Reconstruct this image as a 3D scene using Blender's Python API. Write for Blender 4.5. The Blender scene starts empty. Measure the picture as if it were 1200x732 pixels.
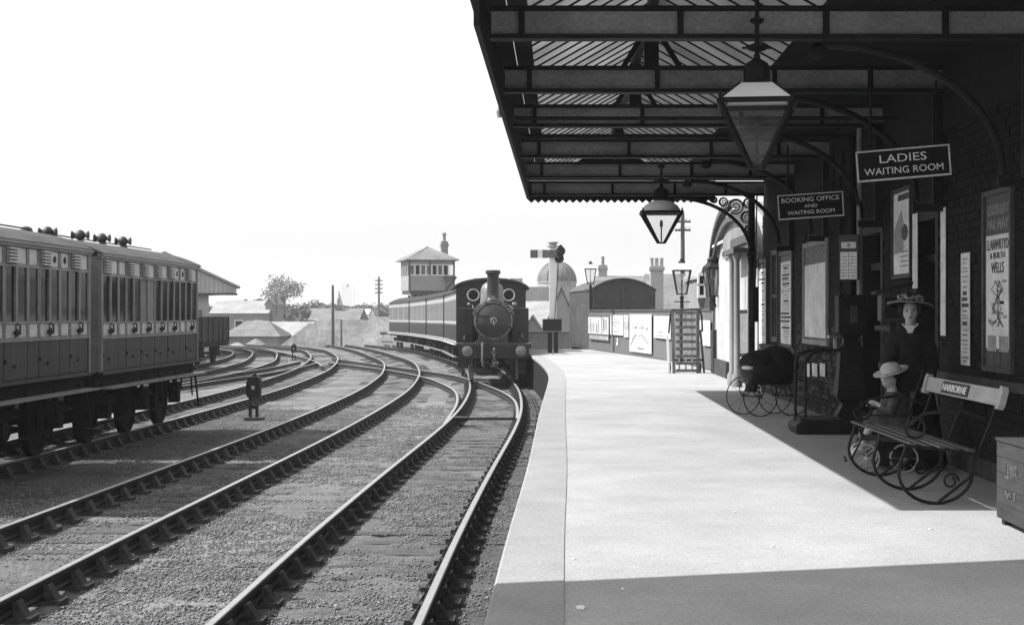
import bpy, math, random
from math import sin, cos, pi, radians, sqrt, atan2
from mathutils import Vector, Matrix, noise
import numpy as np
random.seed(7)
S = bpy.context.scene
C = S.collection
# ------------------------------------------------------------------ camera, sky, sun, exposure
CZ, FPX, VX, VY = 2.15, 1850.0, 658.0, 366.0      # camera height over rail, focal length and vanishing point in photo pixels
cam = bpy.data.cameras.new('camera'); co = bpy.data.objects.new('camera', cam); C.objects.link(co)
cam.sensor_width = 36.0; cam.lens = FPX/1200*36; cam.shift_x = -(VX-600)/1200; cam.clip_end = 4000; cam.clip_start = .1
co.location = (0, 0, CZ); co.rotation_euler = (pi/2, 0, 0); S.camera = co
SUN_COT = .88
el = math.atan(1/SUN_COT)
w = bpy.data.worlds.new('World'); S.world = w; w.use_nodes = True
nt = w.node_tree; nt.nodes.clear()
sky = nt.nodes.new('ShaderNodeTexSky'); sky.sky_type = 'NISHITA'; sky.sun_disc = False
sky.sun_elevation = el; sky.sun_rotation = radians(-90); sky.air_density = 1.0; sky.dust_density = 6.0; sky.ozone_density = 1.0
sep = nt.nodes.new('ShaderNodeSeparateColor'); bg = nt.nodes.new('ShaderNodeBackground'); out = nt.nodes.new('ShaderNodeOutputWorld')
bg.inputs['Strength'].default_value = .13
veil = nt.nodes.new('ShaderNodeMath'); veil.operation = 'MULTIPLY_ADD'; veil.inputs[1].default_value = .45; veil.inputs[2].default_value = 3.5   # bright even overcast veil over the blue, as the plate recorded it
nt.links.new(sky.outputs['Color'], sep.inputs[0]); nt.links.new(sep.outputs['Blue'], veil.inputs[0]); nt.links.new(veil.outputs[0], bg.inputs['Color']); nt.links.new(bg.outputs[0], out.inputs['Surface'])
sl = bpy.data.lights.new('sun', 'SUN'); sl.energy = 4.6; sl.angle = radians(.5); sl.color = (1, 1, 1)
so = bpy.data.objects.new('sun', sl); C.objects.link(so)
so.rotation_euler = Vector((SUN_COT, .015, -1)).to_track_quat('-Z', 'Y').to_euler()
S.view_settings.view_transform = 'Standard'; S.view_settings.look = 'None'; S.view_settings.exposure = .85; S.view_settings.gamma = 1
S.cycles.max_bounces = 8; S.cycles.volume_bounces = 1; S.cycles.use_denoising = True

# ------------------------------------------------------------------ helpers
P = .75                                            # platform top over rail
def zg(y): return -.004*max(0., min(y, 130.)-15)   # the line falls gently away
def X(px, Y): return (px-VX)*Y/FPX
def Z(py, Y): return CZ+(VY-py)*Y/FPX

MATS = {}
def mat(name, v, rough=.85, metal=0., amt=.25, scale=3., bump=0., bscale=40., fine=None, coords='Object', stretch=None, spec=.08):
    """grey procedural material: base value v, large noise amt, fine grain, bump"""
    if name in MATS: return MATS[name]
    m = bpy.data.materials.new(name); m.use_nodes = True; n = m.node_tree.nodes; l = m.node_tree.links
    b = n['Principled BSDF']; b.inputs['Roughness'].default_value = rough; b.inputs['Metallic'].default_value = metal
    b.inputs['Specular IOR Level'].default_value = spec
    tc = n.new('ShaderNodeTexCoord'); mp = n.new('ShaderNodeMapping'); l.new(tc.outputs[coords], mp.inputs[0])
    if stretch: mp.inputs['Scale'].default_value = stretch
    a = n.new('ShaderNodeTexNoise'); a.inputs['Scale'].default_value = scale; a.inputs['Detail'].default_value = 6; a.inputs['Roughness'].default_value = .65
    l.new(mp.outputs[0], a.inputs['Vector'])
    r = n.new('ShaderNodeMapRange'); r.inputs['From Min'].default_value = .3; r.inputs['From Max'].default_value = .7
    r.inputs['To Min'].default_value = v*(1-amt); r.inputs['To Max'].default_value = v*(1+amt)
    l.new(a.outputs['Fac'], r.inputs['Value'])
    src = r.outputs[0]
    f = fine if fine is not None else amt*.6
    if f > 0:
        a2 = n.new('ShaderNodeTexNoise'); a2.inputs['Scale'].default_value = bscale; a2.inputs['Detail'].default_value = 3
        l.new(mp.outputs[0], a2.inputs['Vector'])
        r2 = n.new('ShaderNodeMapRange'); r2.inputs['From Min'].default_value = .3; r2.inputs['From Max'].default_value = .7
        r2.inputs['To Min'].default_value = 1-f; r2.inputs['To Max'].default_value = 1+f
        l.new(a2.outputs['Fac'], r2.inputs['Value'])
        mu = n.new('ShaderNodeMath'); mu.operation = 'MULTIPLY'; l.new(src, mu.inputs[0]); l.new(r2.outputs[0], mu.inputs[1]); src = mu.outputs[0]
        if bump:
            bp = n.new('ShaderNodeBump'); bp.inputs['Strength'].default_value = bump; bp.inputs['Distance'].default_value = .01
            l.new(a2.outputs['Fac'], bp.inputs['Height']); l.new(bp.outputs[0], b.inputs['Normal'])
    l.new(src, b.inputs['Base Color'])
    MATS[name] = m; return m
def glass(name, v=.03, rough=.08):
    m = mat(name, v, rough=rough, amt=.3, scale=2., fine=0, spec=.06); return m
def thin_glass(name, tint=.9):
    if name in MATS: return MATS[name]
    m = bpy.data.materials.new(name); m.use_nodes = True; n = m.node_tree.nodes; l = m.node_tree.links; n.clear()
    o = n.new('ShaderNodeOutputMaterial'); t = n.new('ShaderNodeBsdfTransparent'); t.inputs[0].default_value = (tint,)*3+(1,)
    g = n.new('ShaderNodeBsdfGlossy'); g.inputs['Roughness'].default_value = .08
    mx = n.new('ShaderNodeMixShader'); mx.inputs[0].default_value = .05
    l.new(t.outputs[0], mx.inputs[1]); l.new(g.outputs[0], mx.inputs[2]); l.new(mx.outputs[0], o.inputs[0]); MATS[name] = m; return m
def frosted(name, v=.7):
    if name in MATS: return MATS[name]
    m = bpy.data.materials.new(name); m.use_nodes = True; n = m.node_tree.nodes; l = m.node_tree.links; n.clear()
    o = n.new('ShaderNodeOutputMaterial'); t = n.new('ShaderNodeBsdfTranslucent'); t.inputs[0].default_value = (v,)*3+(1,)
    g = n.new('ShaderNodeBsdfDiffuse'); g.inputs[0].default_value = (v*.6,)*3+(1,)
    mx = n.new('ShaderNodeMixShader'); mx.inputs[0].default_value = .3
    a = n.new('ShaderNodeTexNoise'); a.inputs['Scale'].default_value = 1.3; a.inputs['Detail'].default_value = 6
    tc = n.new('ShaderNodeTexCoord'); l.new(tc.outputs['Object'], a.inputs['Vector'])
    r = n.new('ShaderNodeMapRange'); r.inputs['From Min'].default_value = .3; r.inputs['From Max'].default_value = .7; r.inputs['To Min'].default_value = v*.6; r.inputs['To Max'].default_value = v
    l.new(a.outputs['Fac'], r.inputs[0]); l.new(r.outputs[0], t.inputs[0])
    l.new(t.outputs[0], mx.inputs[1]); l.new(g.outputs[0], mx.inputs[2]); l.new(mx.outputs[0], o.inputs[0]); MATS[name] = m; return m

class MB:
    def __init__(s): s.v = []; s.f = []; s.c = []
    def add(s, vs, fs):
        k = len(s.v); s.c.append((k, len(s.f))); s.v += [tuple(p) for p in vs]; s.f += [tuple(i+k for i in f) for f in fs]; return s
    def box(s, x0, y0, z0, x1, y1, z1):
        if x0 > x1: x0, x1 = x1, x0
        if y0 > y1: y0, y1 = y1, y0
        if z0 > z1: z0, z1 = z1, z0
        return s.add([(x0,y0,z0),(x1,y0,z0),(x1,y1,z0),(x0,y1,z0),(x0,y0,z1),(x1,y0,z1),(x1,y1,z1),(x0,y1,z1)],
                     [(0,3,2,1),(4,5,6,7),(0,1,5,4),(1,2,6,5),(2,3,7,6),(3,0,4,7)])
    def bar(s, a, b, w, h, up=(0,0,1)):
        a = Vector(a); b = Vector(b); d = (b-a).normalized(); up = Vector(up)
        if abs(d.dot(up)) > .98: up = Vector((0,1,0))
        r = d.cross(up).normalized()*w/2; u = r.cross(d).normalized()*h/2
        vs = [p+i*r+j*u for p in (a, b) for i, j in ((-1,-1),(1,-1),(1,1),(-1,1))]
        return s.add(vs, [(0,1,2,3),(7,6,5,4),(0,4,5,1),(1,5,6,2),(2,6,7,3),(3,7,4,0)])
    def tube(s, pts, r, n=8, close=False):
        pts = [Vector(p) for p in pts]; m = len(pts)
        rs = r if isinstance(r, (list, tuple)) else [r]*m
        vs = []; up = None
        for i, p in enumerate(pts):
            if close: d = pts[(i+1) % m]-pts[i-1]
            else: d = pts[min(i+1, m-1)]-pts[max(i-1, 0)]
            d.normalize()
            if up is None:
                up = Vector((0,0,1)) if abs(d.z) < .9 else Vector((0,1,0))
            a = d.cross(up)
            if a.length < 1e-4: a = d.orthogonal()
            a.normalize(); u = a.cross(d).normalized(); up = u
            for k in range(n):
                t = 2*pi*k/n; vs.append(p+(a*cos(t)+u*sin(t))*rs[i])
        fs = []
        for i in range(m if close else m-1):
            j = (i+1) % m
            for k in range(n):
                fs.append((i*n+k, i*n+(k+1) % n, j*n+(k+1) % n, j*n+k))
        if not close: fs += [tuple(range(n-1, -1, -1)), tuple((m-1)*n+k for k in range(n))]
        return s.add(vs, fs)
    def ring(s, c, R, r, axis='y', n=24, m=6, a0=0, a1=2*pi):
        full = abs(a1-a0-2*pi) < 1e-6; c = Vector(c); pts = []
        for i in range(n if full else n+1):
            t = a0+(a1-a0)*i/n
            pts.append(c+{'y': Vector((cos(t), 0, sin(t))), 'x': Vector((0, cos(t), sin(t))), 'z': Vector((cos(t), sin(t), 0))}[axis]*R)
        return s.tube(pts, r, m, close=full)
    def cyl(s, a, b, r, n=16): return s.tube([a, b], r, n)
    def prism(s, poly, a, b, axis='y'):
        """poly of 2D points extruded from a to b along axis; 2D is (x,z) for y, (y,z) for x, (x,y) for z"""
        f = {'y': lambda p, t: (p[0], t, p[1]), 'x': lambda p, t: (t, p[0], p[1]), 'z': lambda p, t: (p[0], p[1], t)}[axis]
        n = len(poly)
        return s.add([f(p, a) for p in poly]+[f(p, b) for p in poly],
                     [tuple(range(n)), tuple(range(2*n-1, n-1, -1))]+[(i, i+n, (i+1) % n+n, (i+1) % n) for i in range(n)])
    def lathe(s, prof, c=(0,0,0), n=20, axis='z'):
        cx, cy, cz = c; vs = []
        for r, h in prof:
            for k in range(n):
                t = 2*pi*k/n
                if axis == 'z': vs.append((cx+r*cos(t), cy+r*sin(t), cz+h))
                elif axis == 'y': vs.append((cx+r*cos(t), cy+h, cz+r*sin(t)))
                else: vs.append((cx+h, cy+r*cos(t), cz+r*sin(t)))
        m = len(prof); fs = [(i*n+k, i*n+(k+1) % n, (i+1)*n+(k+1) % n, (i+1)*n+k) for i in range(m-1) for k in range(n)]
        fs += [tuple(range(n-1, -1, -1)), tuple((m-1)*n+k for k in range(n))]
        return s.add(vs, fs)
    def ell(s, c, r, nu=16, nv=10, R=None):
        vs = []; fs = []; c = Vector(c)
        for i in range(nv+1):
            a = pi*i/nv
            for k in range(nu):
                t = 2*pi*k/nu; p = Vector((r[0]*sin(a)*cos(t), r[1]*sin(a)*sin(t), r[2]*cos(a)))
                vs.append(c+(R @ p if R else p))
        for i in range(nv):
            for k in range(nu): fs.append((i*nu+k, (i+1)*nu+k, (i+1)*nu+(k+1) % nu, i*nu+(k+1) % nu))
        return s.add(vs, fs)
    def rings(s, rs, n=20):
        """stack of ellipses (cx,cy,z,rx,ry)"""
        vs = [(cx+rx*cos(2*pi*k/n), cy+ry*sin(2*pi*k/n), z) for cx, cy, z, rx, ry in rs for k in range(n)]
        m = len(rs); fs = [(i*n+k, i*n+(k+1) % n, (i+1)*n+(k+1) % n, (i+1)*n+k) for i in range(m-1) for k in range(n)]
        fs += [tuple(range(n-1, -1, -1)), tuple((m-1)*n+k for k in range(n))]
        return s.add(vs, fs)
    def sweep(s, path, prof):
        """profile (side, up) swept along path of 3D points, kept upright"""
        n = len(prof); vs = []; m = len(path)
        for i, p in enumerate(path):
            d = Vector(path[min(i+1, m-1)])-Vector(path[max(i-1, 0)]); d.z = 0; d.normalize(); r = Vector((d.y, -d.x, 0))
            for a, u in prof: vs.append(Vector(p)+r*a+Vector((0,0,u)))
        fs = [(i*n+k, i*n+(k+1) % n, (i+1)*n+(k+1) % n, (i+1)*n+k) for i in range(m-1) for k in range(n)]
        fs += [tuple(range(n-1, -1, -1)), tuple((m-1)*n+k for k in range(n))]
        return s.add(vs, fs)
    def xf(s, M):
        s.v = [tuple(M @ Vector(p)) for p in s.v]; return s
    def mesh(s, name):
        me = bpy.data.meshes.new(name); me.from_pydata(s.v, [], s.f); me.validate(); return me

import bmesh
def fixn(me):
    bm = bmesh.new(); bm.from_mesh(me); bmesh.ops.recalc_face_normals(bm, faces=bm.faces); bm.to_mesh(me); bm.free()
KIDS = {}
SPLIT = {'gas_pipe','corner_post','string_course','hanger','stiffener','footboard','cab_side','purlin','cross_arm','frame_plate','front_step','guard_iron',
 'iron_strap','door_dog','door_hinge','post_foot','end_post','end_panel','pier','eye','eyebrow','solebar','side_rail','axle','hip_tile','handrail','bar','rail_post','valve','skid',
 'coupling_rod','quoin','smokebox_hinge','beam_rail','side_frame','base_wall','leg','end_step_bracket','reflector_bar','lamp_iron','hinge','end_block'}
def obj(name, mb, m, parent=None, smooth=False, bevel=0, loc=None, label=None, remesh=0):
    if name in SPLIT and not isinstance(mb, bpy.types.Mesh) and len(mb.c) > 1 and not remesh:
        c = mb.c+[(len(mb.v), len(mb.f))]; o = None
        for (v0, f0), (v1, f1) in zip(c, c[1:]):
            m2 = MB(); m2.v = mb.v[v0:v1]; m2.f = [tuple(i-v0 for i in f) for f in mb.f[f0:f1]]; m2.c = [(0, 0)]
            o = obj(name, m2, m, parent, smooth, bevel, loc, label)
        return o
    me = mb if isinstance(mb, bpy.types.Mesh) else mb.mesh(name)
    if not isinstance(mb, bpy.types.Mesh): fixn(me)
    if m and not me.materials: me.materials.append(m)
    o = bpy.data.objects.new(name, me); C.objects.link(o)
    if parent: o.parent = parent; KIDS.setdefault(parent.name, []).append(o)
    if loc: o.location = loc
    if smooth:
        me.polygons.foreach_set('use_smooth', [True]*len(me.polygons))
        if smooth != 2 and not remesh:
            # sharp edges by angle
            me.set_sharp_from_angle(angle=radians(40))
    if remesh:
        r = o.modifiers.new('remesh', 'REMESH'); r.mode = 'VOXEL'; r.voxel_size = remesh; r.use_smooth_shade = True
        sm = o.modifiers.new('smooth', 'SMOOTH'); sm.factor = .5; sm.iterations = 4
    if bevel:
        b = o.modifiers.new('bevel', 'BEVEL'); b.width = bevel; b.segments = 2; b.limit_method = 'ANGLE'; b.angle_limit = radians(50)
    if label: o['label'] = label
    return o
def tag(o, label=None, cat=None, group=None, kind=None):
    if label: o['label'] = label
    if cat: o['category'] = cat
    if group: o['group'] = group
    if kind: o['kind'] = kind
    return o
def thing(name, label, cat, loc=(0,0,0), rz=0, group=None):
    o = bpy.data.objects.new(name, None); C.objects.link(o); o.location = loc; o.rotation_euler = (0,0,rz); o.empty_display_size = .2
    return tag(o, label, cat, group)
def copy_tree(o, loc=None, rz=None, label=None, parent=None):
    c = o.copy(); C.objects.link(c)
    if parent: c.parent = parent; KIDS.setdefault(parent.name, []).append(c)
    if loc is not None: c.location = loc
    if rz is not None: c.rotation_euler = (0,0,rz)
    if label: c['label'] = label
    for ch in list(KIDS.get(o.name, [])): copy_tree(ch, parent=c)
    return c
def spline(pts, step=.8):
    """Catmull-Rom through points (x,y), resampled"""
    pts = [Vector((p[0], p[1], 0)) for p in pts]; out = []
    e = [2*pts[0]-pts[1]]+pts+[2*pts[-1]-pts[-2]]
    for i in range(1, len(e)-2):
        p0, p1, p2, p3 = e[i-1:i+3]; n = max(2, int((p2-p1).length/step))
        for k in range(n):
            t = k/n
            out.append(.5*((2*p1)+(p2-p0)*t+(2*p0-5*p1+4*p2-p3)*t*t+(3*p1-p0-3*p2+p3)*t**3))
    out.append(pts[-1]); return out
def smoothpath(p, it=30):
    p = [q.copy() for q in p]
    for _ in range(it):
        q = [p[0]]+[(p[i-1]+2*p[i]+p[i+1])/4 for i in range(1, len(p)-1)]+[p[-1]]; p = q
    return p
def letters(txt, width, height, extr=.004):
    """mesh of a word in the builtin font fitted to width x height, centred: returns verts (u,v,n), faces"""
    cu = bpy.data.curves.new('word', 'FONT'); cu.body = txt; cu.extrude = .02; cu.resolution_u = 3
    o = bpy.data.objects.new('word', cu); C.objects.link(o); dg = bpy.context.evaluated_depsgraph_get()
    me = bpy.data.meshes.new_from_object(o.evaluated_get(dg)); me.calc_loop_triangles(); vs = [v.co.copy() for v in me.vertices]; fs = [tuple(t.vertices) for t in me.loop_triangles]
    bpy.data.objects.remove(o); bpy.data.curves.remove(cu); bpy.data.meshes.remove(me)
    x0 = min(v.x for v in vs); x1 = max(v.x for v in vs); y0 = min(v.y for v in vs); y1 = max(v.y for v in vs)
    return [((v.x-(x0+x1)/2)*width/(x1-x0), (v.y-(y0+y1)/2)*height/(y1-y0), v.z/.02*extr) for v in vs], fs
def put(mb, word, c, U, V, N):
    vs, fs = word; c = Vector(c); U = Vector(U); V = Vector(V); N = Vector(N)
    return mb.add([c+U*a+V*b+N*n for a, b, n in vs], fs)

# ------------------------------------------------------------------ materials (base values, far ones lifted for haze; the place is seen in greys)
M = dict(
 ballast=mat('ballast', .118, amt=.38, scale=.7, bump=.6, bscale=38., fine=.5, coords='Object', spec=0, rough=1),
 earth=mat('earth', .22, amt=.3, scale=.2, bump=.5, bscale=3.),
 stone=mat('ballast_stone', .15, amt=.5, scale=9., fine=.3),
 sleeper=mat('sleeper_wood', .085, amt=.35, scale=4., bump=.6, bscale=30., fine=.35, stretch=(1,6,6), spec=0, rough=1),
 iron=mat('black_iron', .016, rough=.6, amt=.4, scale=6., spec=.2),
 rust=mat('chair_iron', .055, rough=.8, amt=.4, scale=12., bump=.4),
 railhead=mat('polished_rail', .28, rough=.4, metal=.35, amt=.12, scale=4., fine=.1),
 platform=mat('platform_gravel', .29, amt=.14, scale=.9, bump=.28, bscale=75., fine=.22, spec=0, rough=1),
 coping=mat('coping_blue_brick', .245, amt=.12, scale=1.4, bump=.35, bscale=45., fine=.16, spec=0, rough=1),
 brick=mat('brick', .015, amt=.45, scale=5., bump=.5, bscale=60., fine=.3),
 brick_pale=mat('pale_brick', .05, amt=.45, scale=6., bump=.5, bscale=60., fine=.3),  # paler brick for the bay, quoins and courses
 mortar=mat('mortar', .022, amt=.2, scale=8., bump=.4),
 darkwood=mat('dark_painted_wood', .025, rough=.6, amt=.35, scale=5., bump=.2),
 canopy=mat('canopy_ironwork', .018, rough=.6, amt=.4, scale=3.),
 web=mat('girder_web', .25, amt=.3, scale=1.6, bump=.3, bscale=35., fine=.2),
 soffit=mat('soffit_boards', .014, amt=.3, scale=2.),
 white=mat('white_paint', .6, rough=.5, amt=.06, scale=6.),
 paper=mat('poster_paper', .64, amt=.22, scale=4.),
 ink=mat('printing_ink', .09, amt=.3, scale=5.),
 inkgrey=mat('printing_grey', .28, amt=.3, scale=5.),
 lip=mat('lips', .17, amt=.1),
 frame=mat('oak_frame', .07, rough=.5, amt=.3, scale=4.),
 whitewall=mat('limewashed_wall', .34, amt=.14, scale=1.2, bump=.3),
 corr=mat('corrugated_iron', .2, rough=.7, amt=.2, scale=1.),
 coach_hi=mat('coach_upper_paint', .42, rough=.35, amt=.28, scale=2.5, spec=.2),
 coach_lo=mat('coach_lower_paint', .02, rough=.5, amt=.7, scale=1.3, stretch=(1,3.5,.8), fine=.3, spec=.2),
 coach_frame=mat('coach_mouldings', .19, rough=.4, amt=.25, scale=4.),
 coach_roof=mat('coach_roof_canvas', .075, amt=.25, scale=1.5),
 coach_dark=mat('underframe', .012, amt=.5, scale=5.),
 blind=mat('window_blind', .2, amt=.12, scale=3.),
 pane=glass('window_glass', .014),
 loco=mat('loco_black', .02, rough=.38, amt=.45, scale=3., spec=.3, bump=.1),
 loco_grey=mat('loco_smokebox_grey', .034, rough=.5, amt=.4, scale=3., spec=.3),
 steel=mat('bright_steel', .5, rough=.4, metal=.8, amt=.2, scale=8.),
 slate=mat('roof_slate', .15, amt=.25, scale=.8, fine=.25, bscale=9.),  # this and the next two: tone lifted in place of distance haze
 slate_pale=mat('roof_slate_pale', .25, amt=.2, scale=.8, fine=.2, bscale=9.),
 housewall=mat('house_brick', .2, amt=.2, scale=.6, bscale=8.),
 palewall=mat('pale_render', .32, amt=.15, scale=.5),
 wood_grey=mat('weathered_boards', .12, amt=.35, scale=3., stretch=(6,6,1), bump=.3),
 leaf_hazed=mat('hazed_foliage', .17, amt=.5, scale=.6, bscale=5.),  # lightened leaves, distance haze put into the colour
 leaf_hazed_thin=mat('hazed_thin_foliage', .24, amt=.4, scale=.6, bscale=5.),  # lighter again, haze over the tall far tree painted in
 fencepaper=mat('stained_sunlit_paper', .40, amt=.22, scale=2.5, fine=.1),  # stained, and toned down for the full sun on the fence
 fadeink=mat('faded_print', .27, amt=.35, scale=5.),
 bark=mat('bark', .1, amt=.3),
 enamel=mat('sign_board_black', .012, rough=.5, amt=.3, scale=5., spec=.12),
 crate=mat('crate_planks', .045, amt=.3, scale=2.5, stretch=(1,1,5), bump=.3),
 dress=mat('dark_serge_cloth', .022, rough=.95, amt=.35, scale=9., spec=.1),
 skin=mat('skin', .38, rough=.5, amt=.06, scale=8.),
 hair=mat('hair', .03, rough=.6, amt=.3),
 straw=mat('straw', .44, amt=.2, scale=12., bump=.6, bscale=120.),
 coat=mat('child_coat_cloth', .07, rough=.95, amt=.35, scale=7., spec=.1),
 plume=mat('hat_trimming', .3, amt=.5, scale=30.),
 lampglass=thin_glass('lantern_glass'),
 opal=mat('opal_glass', .88, rough=.4, amt=.03, scale=3.),
 skyglass=frosted('roof_glass', .45),
 wagonwood=mat('wagon_planks', .045, amt=.35, scale=3.),
 signwhite=mat('sign_lettering', .85, amt=.05),
 benchwood=mat('bench_board', .36, rough=.6, amt=.2, scale=3., stretch=(4,1,4)),
 slat=mat('bench_slat', .07, rough=.5, amt=.35, scale=3., stretch=(5,1,5)),
)

# ================================================================== GROUND
def axis_samples(lo, hi, near0, near1, fine, grow=1.12):
    a = list(np.arange(near0, near1, fine)); d = fine; v = near1
    while v < hi: a.append(v); d *= grow; v += d
    a.append(hi); d = fine; v = near0-fine
    b = []
    while v > lo: b.append(v); d *= grow; v -= d
    b.append(lo); return sorted(set(b+a))
def build_ground():
    xs = axis_samples(-900, 700, -11, 0, .075, 1.14); ys = axis_samples(-60, 1600, 10, 34, .11, 1.06)
    nx, ny = len(xs), len(ys); v = np.empty((ny, nx, 3)); XX, YY = np.meshgrid(xs, ys)
    zz = np.vectorize(zg)(YY)-.205
    rough = np.zeros_like(zz)
    for j, y in enumerate(ys):
        if y > 130: continue
        amp = .016 if y < 40 else .03
        for i, x in enumerate(xs):
            if -45 < x < 1:
                rough[j, i] = amp*noise.noise((x*2.3, y*2.3, 0))+.022*noise.noise((x*6, y*6, 3))*(1 if y < 45 else 0)+.02*noise.noise((x*.5, y*.5, 9))
    # deeper in the six-foot ways either side of the sleepers
    v[..., 0] = XX; v[..., 1] = YY; v[..., 2] = zz+rough-.004
    idx = np.arange(nx*ny).reshape(ny, nx); f = np.stack([idx[:-1, :-1], idx[:-1, 1:], idx[1:, 1:], idx[1:, :-1]], -1).reshape(-1, 4)
    me = bpy.data.meshes.new('ground'); me.from_pydata(v.reshape(-1, 3).tolist(), [], f.tolist())
    me.polygons.foreach_set('use_smooth', [True]*len(me.polygons))
    # ballast tone: oil-dark between the rails, paler between tracks, carriage shade painted in
    tr = {}
    for cp, dk in ((CT, .86), (CT2, .95), (CT3, .85)):
        pth = spline(cp, 2); tr[id(cp)] = ([p.y for p in pth], [p.x for p in pth], dk)
    tone = np.full(XX.shape, 1.15)
    for ysx, xsx, dk in tr.values():
        c = np.interp(YY, ysx, xsx); q = np.clip((1.25-np.abs(XX-c))/.5, 0, 1); tone = tone*(1-q)+dk*q
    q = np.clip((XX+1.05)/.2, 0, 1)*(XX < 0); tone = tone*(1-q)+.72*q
    q = np.clip((-6.0-XX)/.5, 0, 1)*np.clip((XX+8.2)/.5, 0, 1)*(YY < 40); tone = tone*(1-q)+.58*q  # carriage shadow deepened by darker ground colour
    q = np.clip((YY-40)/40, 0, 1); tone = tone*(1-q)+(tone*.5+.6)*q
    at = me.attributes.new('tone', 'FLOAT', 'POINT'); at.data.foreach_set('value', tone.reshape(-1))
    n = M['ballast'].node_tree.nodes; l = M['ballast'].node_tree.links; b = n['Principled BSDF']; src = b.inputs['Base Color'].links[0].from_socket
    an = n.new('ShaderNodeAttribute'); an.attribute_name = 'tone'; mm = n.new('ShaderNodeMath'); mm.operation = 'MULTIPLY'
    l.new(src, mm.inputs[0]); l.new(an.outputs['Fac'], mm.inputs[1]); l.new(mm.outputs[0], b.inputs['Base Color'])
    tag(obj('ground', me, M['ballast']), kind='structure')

# ================================================================== TRACKS
CT = [(-1.70,-6),(-1.70,8),(-1.72,14),(-1.70,20),(-1.65,25),(-1.60,30),(-1.62,35.5),(-1.76,41),(-2.0,47),(-2.3,52),(-2.75,59),(-3.5,68),(-4.5,76.7),(-6.5,89.7),(-8.7,102.6),(-11.6,115.2),(-15.8,130),(-23,150),(-33,172)]
CT2 = [(-4.92,-6),(-4.92,12),(-4.85,30),(-5.12,44),(-5.65,53.7),(-6.35,62.6),(-7.95,76.8),(-10.2,90),(-13.6,108),(-18.8,130),(-26,150),(-36,172)]
CT3 = [(-8.77,-6),(-8.77,28),(-8.95,43),(-9.25,50.7),(-10.3,65),(-12.2,81),(-14.1,93),(-17.1,108),(-21.4,121),(-31,142),(-43,160)]
CT4 = [(-12.7,5),(-12.8,30),(-13.0,50),(-13.4,62),(-14.7,76),(-16.6,88),(-19.1,101),(-23,115),(-30,130),(-40,145)]
CT5 = [(-17,5),(-17,60),(-17.7,75),(-19.6,90),(-23,105),(-30,120),(-40,133)]
build_ground()
def side(path, off):
    out = []
    for i, p in enumerate(path):
        d = path[min(i+1, len(path)-1)]-path[max(i-1, 0)]; d.normalize(); out.append(p+Vector((d.y, -d.x, 0))*off)
    return out
RAILP = [(-.036,0),(-.036,-.028),(-.011,-.045),(-.011,-.115),(-.036,-.13),(-.036,-.155),(.036,-.155),(.036,-.13),(.011,-.115),(.011,-.045),(.036,-.028),(.036,0)]
HEADP = [(-.030,.001),(-.026,.005),(.026,.005),(.030,.001),(.030,-.004),(-.030,-.004)]
RAILPATHS = []
def rail(path, root, dz=0):
    pts = [(p.x, p.y, zg(p.y)+dz) for p in path]
    RAILPATHS.append([(p[0], p[1]) for p in pts])
    loc = root.location
    r = obj('rail', MB().sweep([Vector(p)-loc for p in pts], RAILP), M['iron'], root)
    obj('rail_head', MB().sweep([Vector(p)-loc for p in pts], HEADP), M['railhead'], r)
SL = MB().box(-1.35,-.125,-.14,1.35,.125,0); slme = SL.mesh('sleeper'); slme.materials.append(M['sleeper'])
def chair_mb():
    m = MB().box(-.18,-.10,0,.18,.10,.04)
    m.prism([(-.14,.04),(-.045,.04),(-.04,.13),(-.07,.14),(-.10,.09)], -.065, .065)
    m.prism([(.045,.04),(.14,.04),(.10,.09),(.07,.14),(.04,.13)], -.065, .065)
    m.box(-.085,-.09,.055,-.04,.09,.10)     # wooden key
    return m
chme = chair_mb().mesh('chair'); chme.materials.append(M['rust'])
SLEEPER_SPOTS = []
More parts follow.
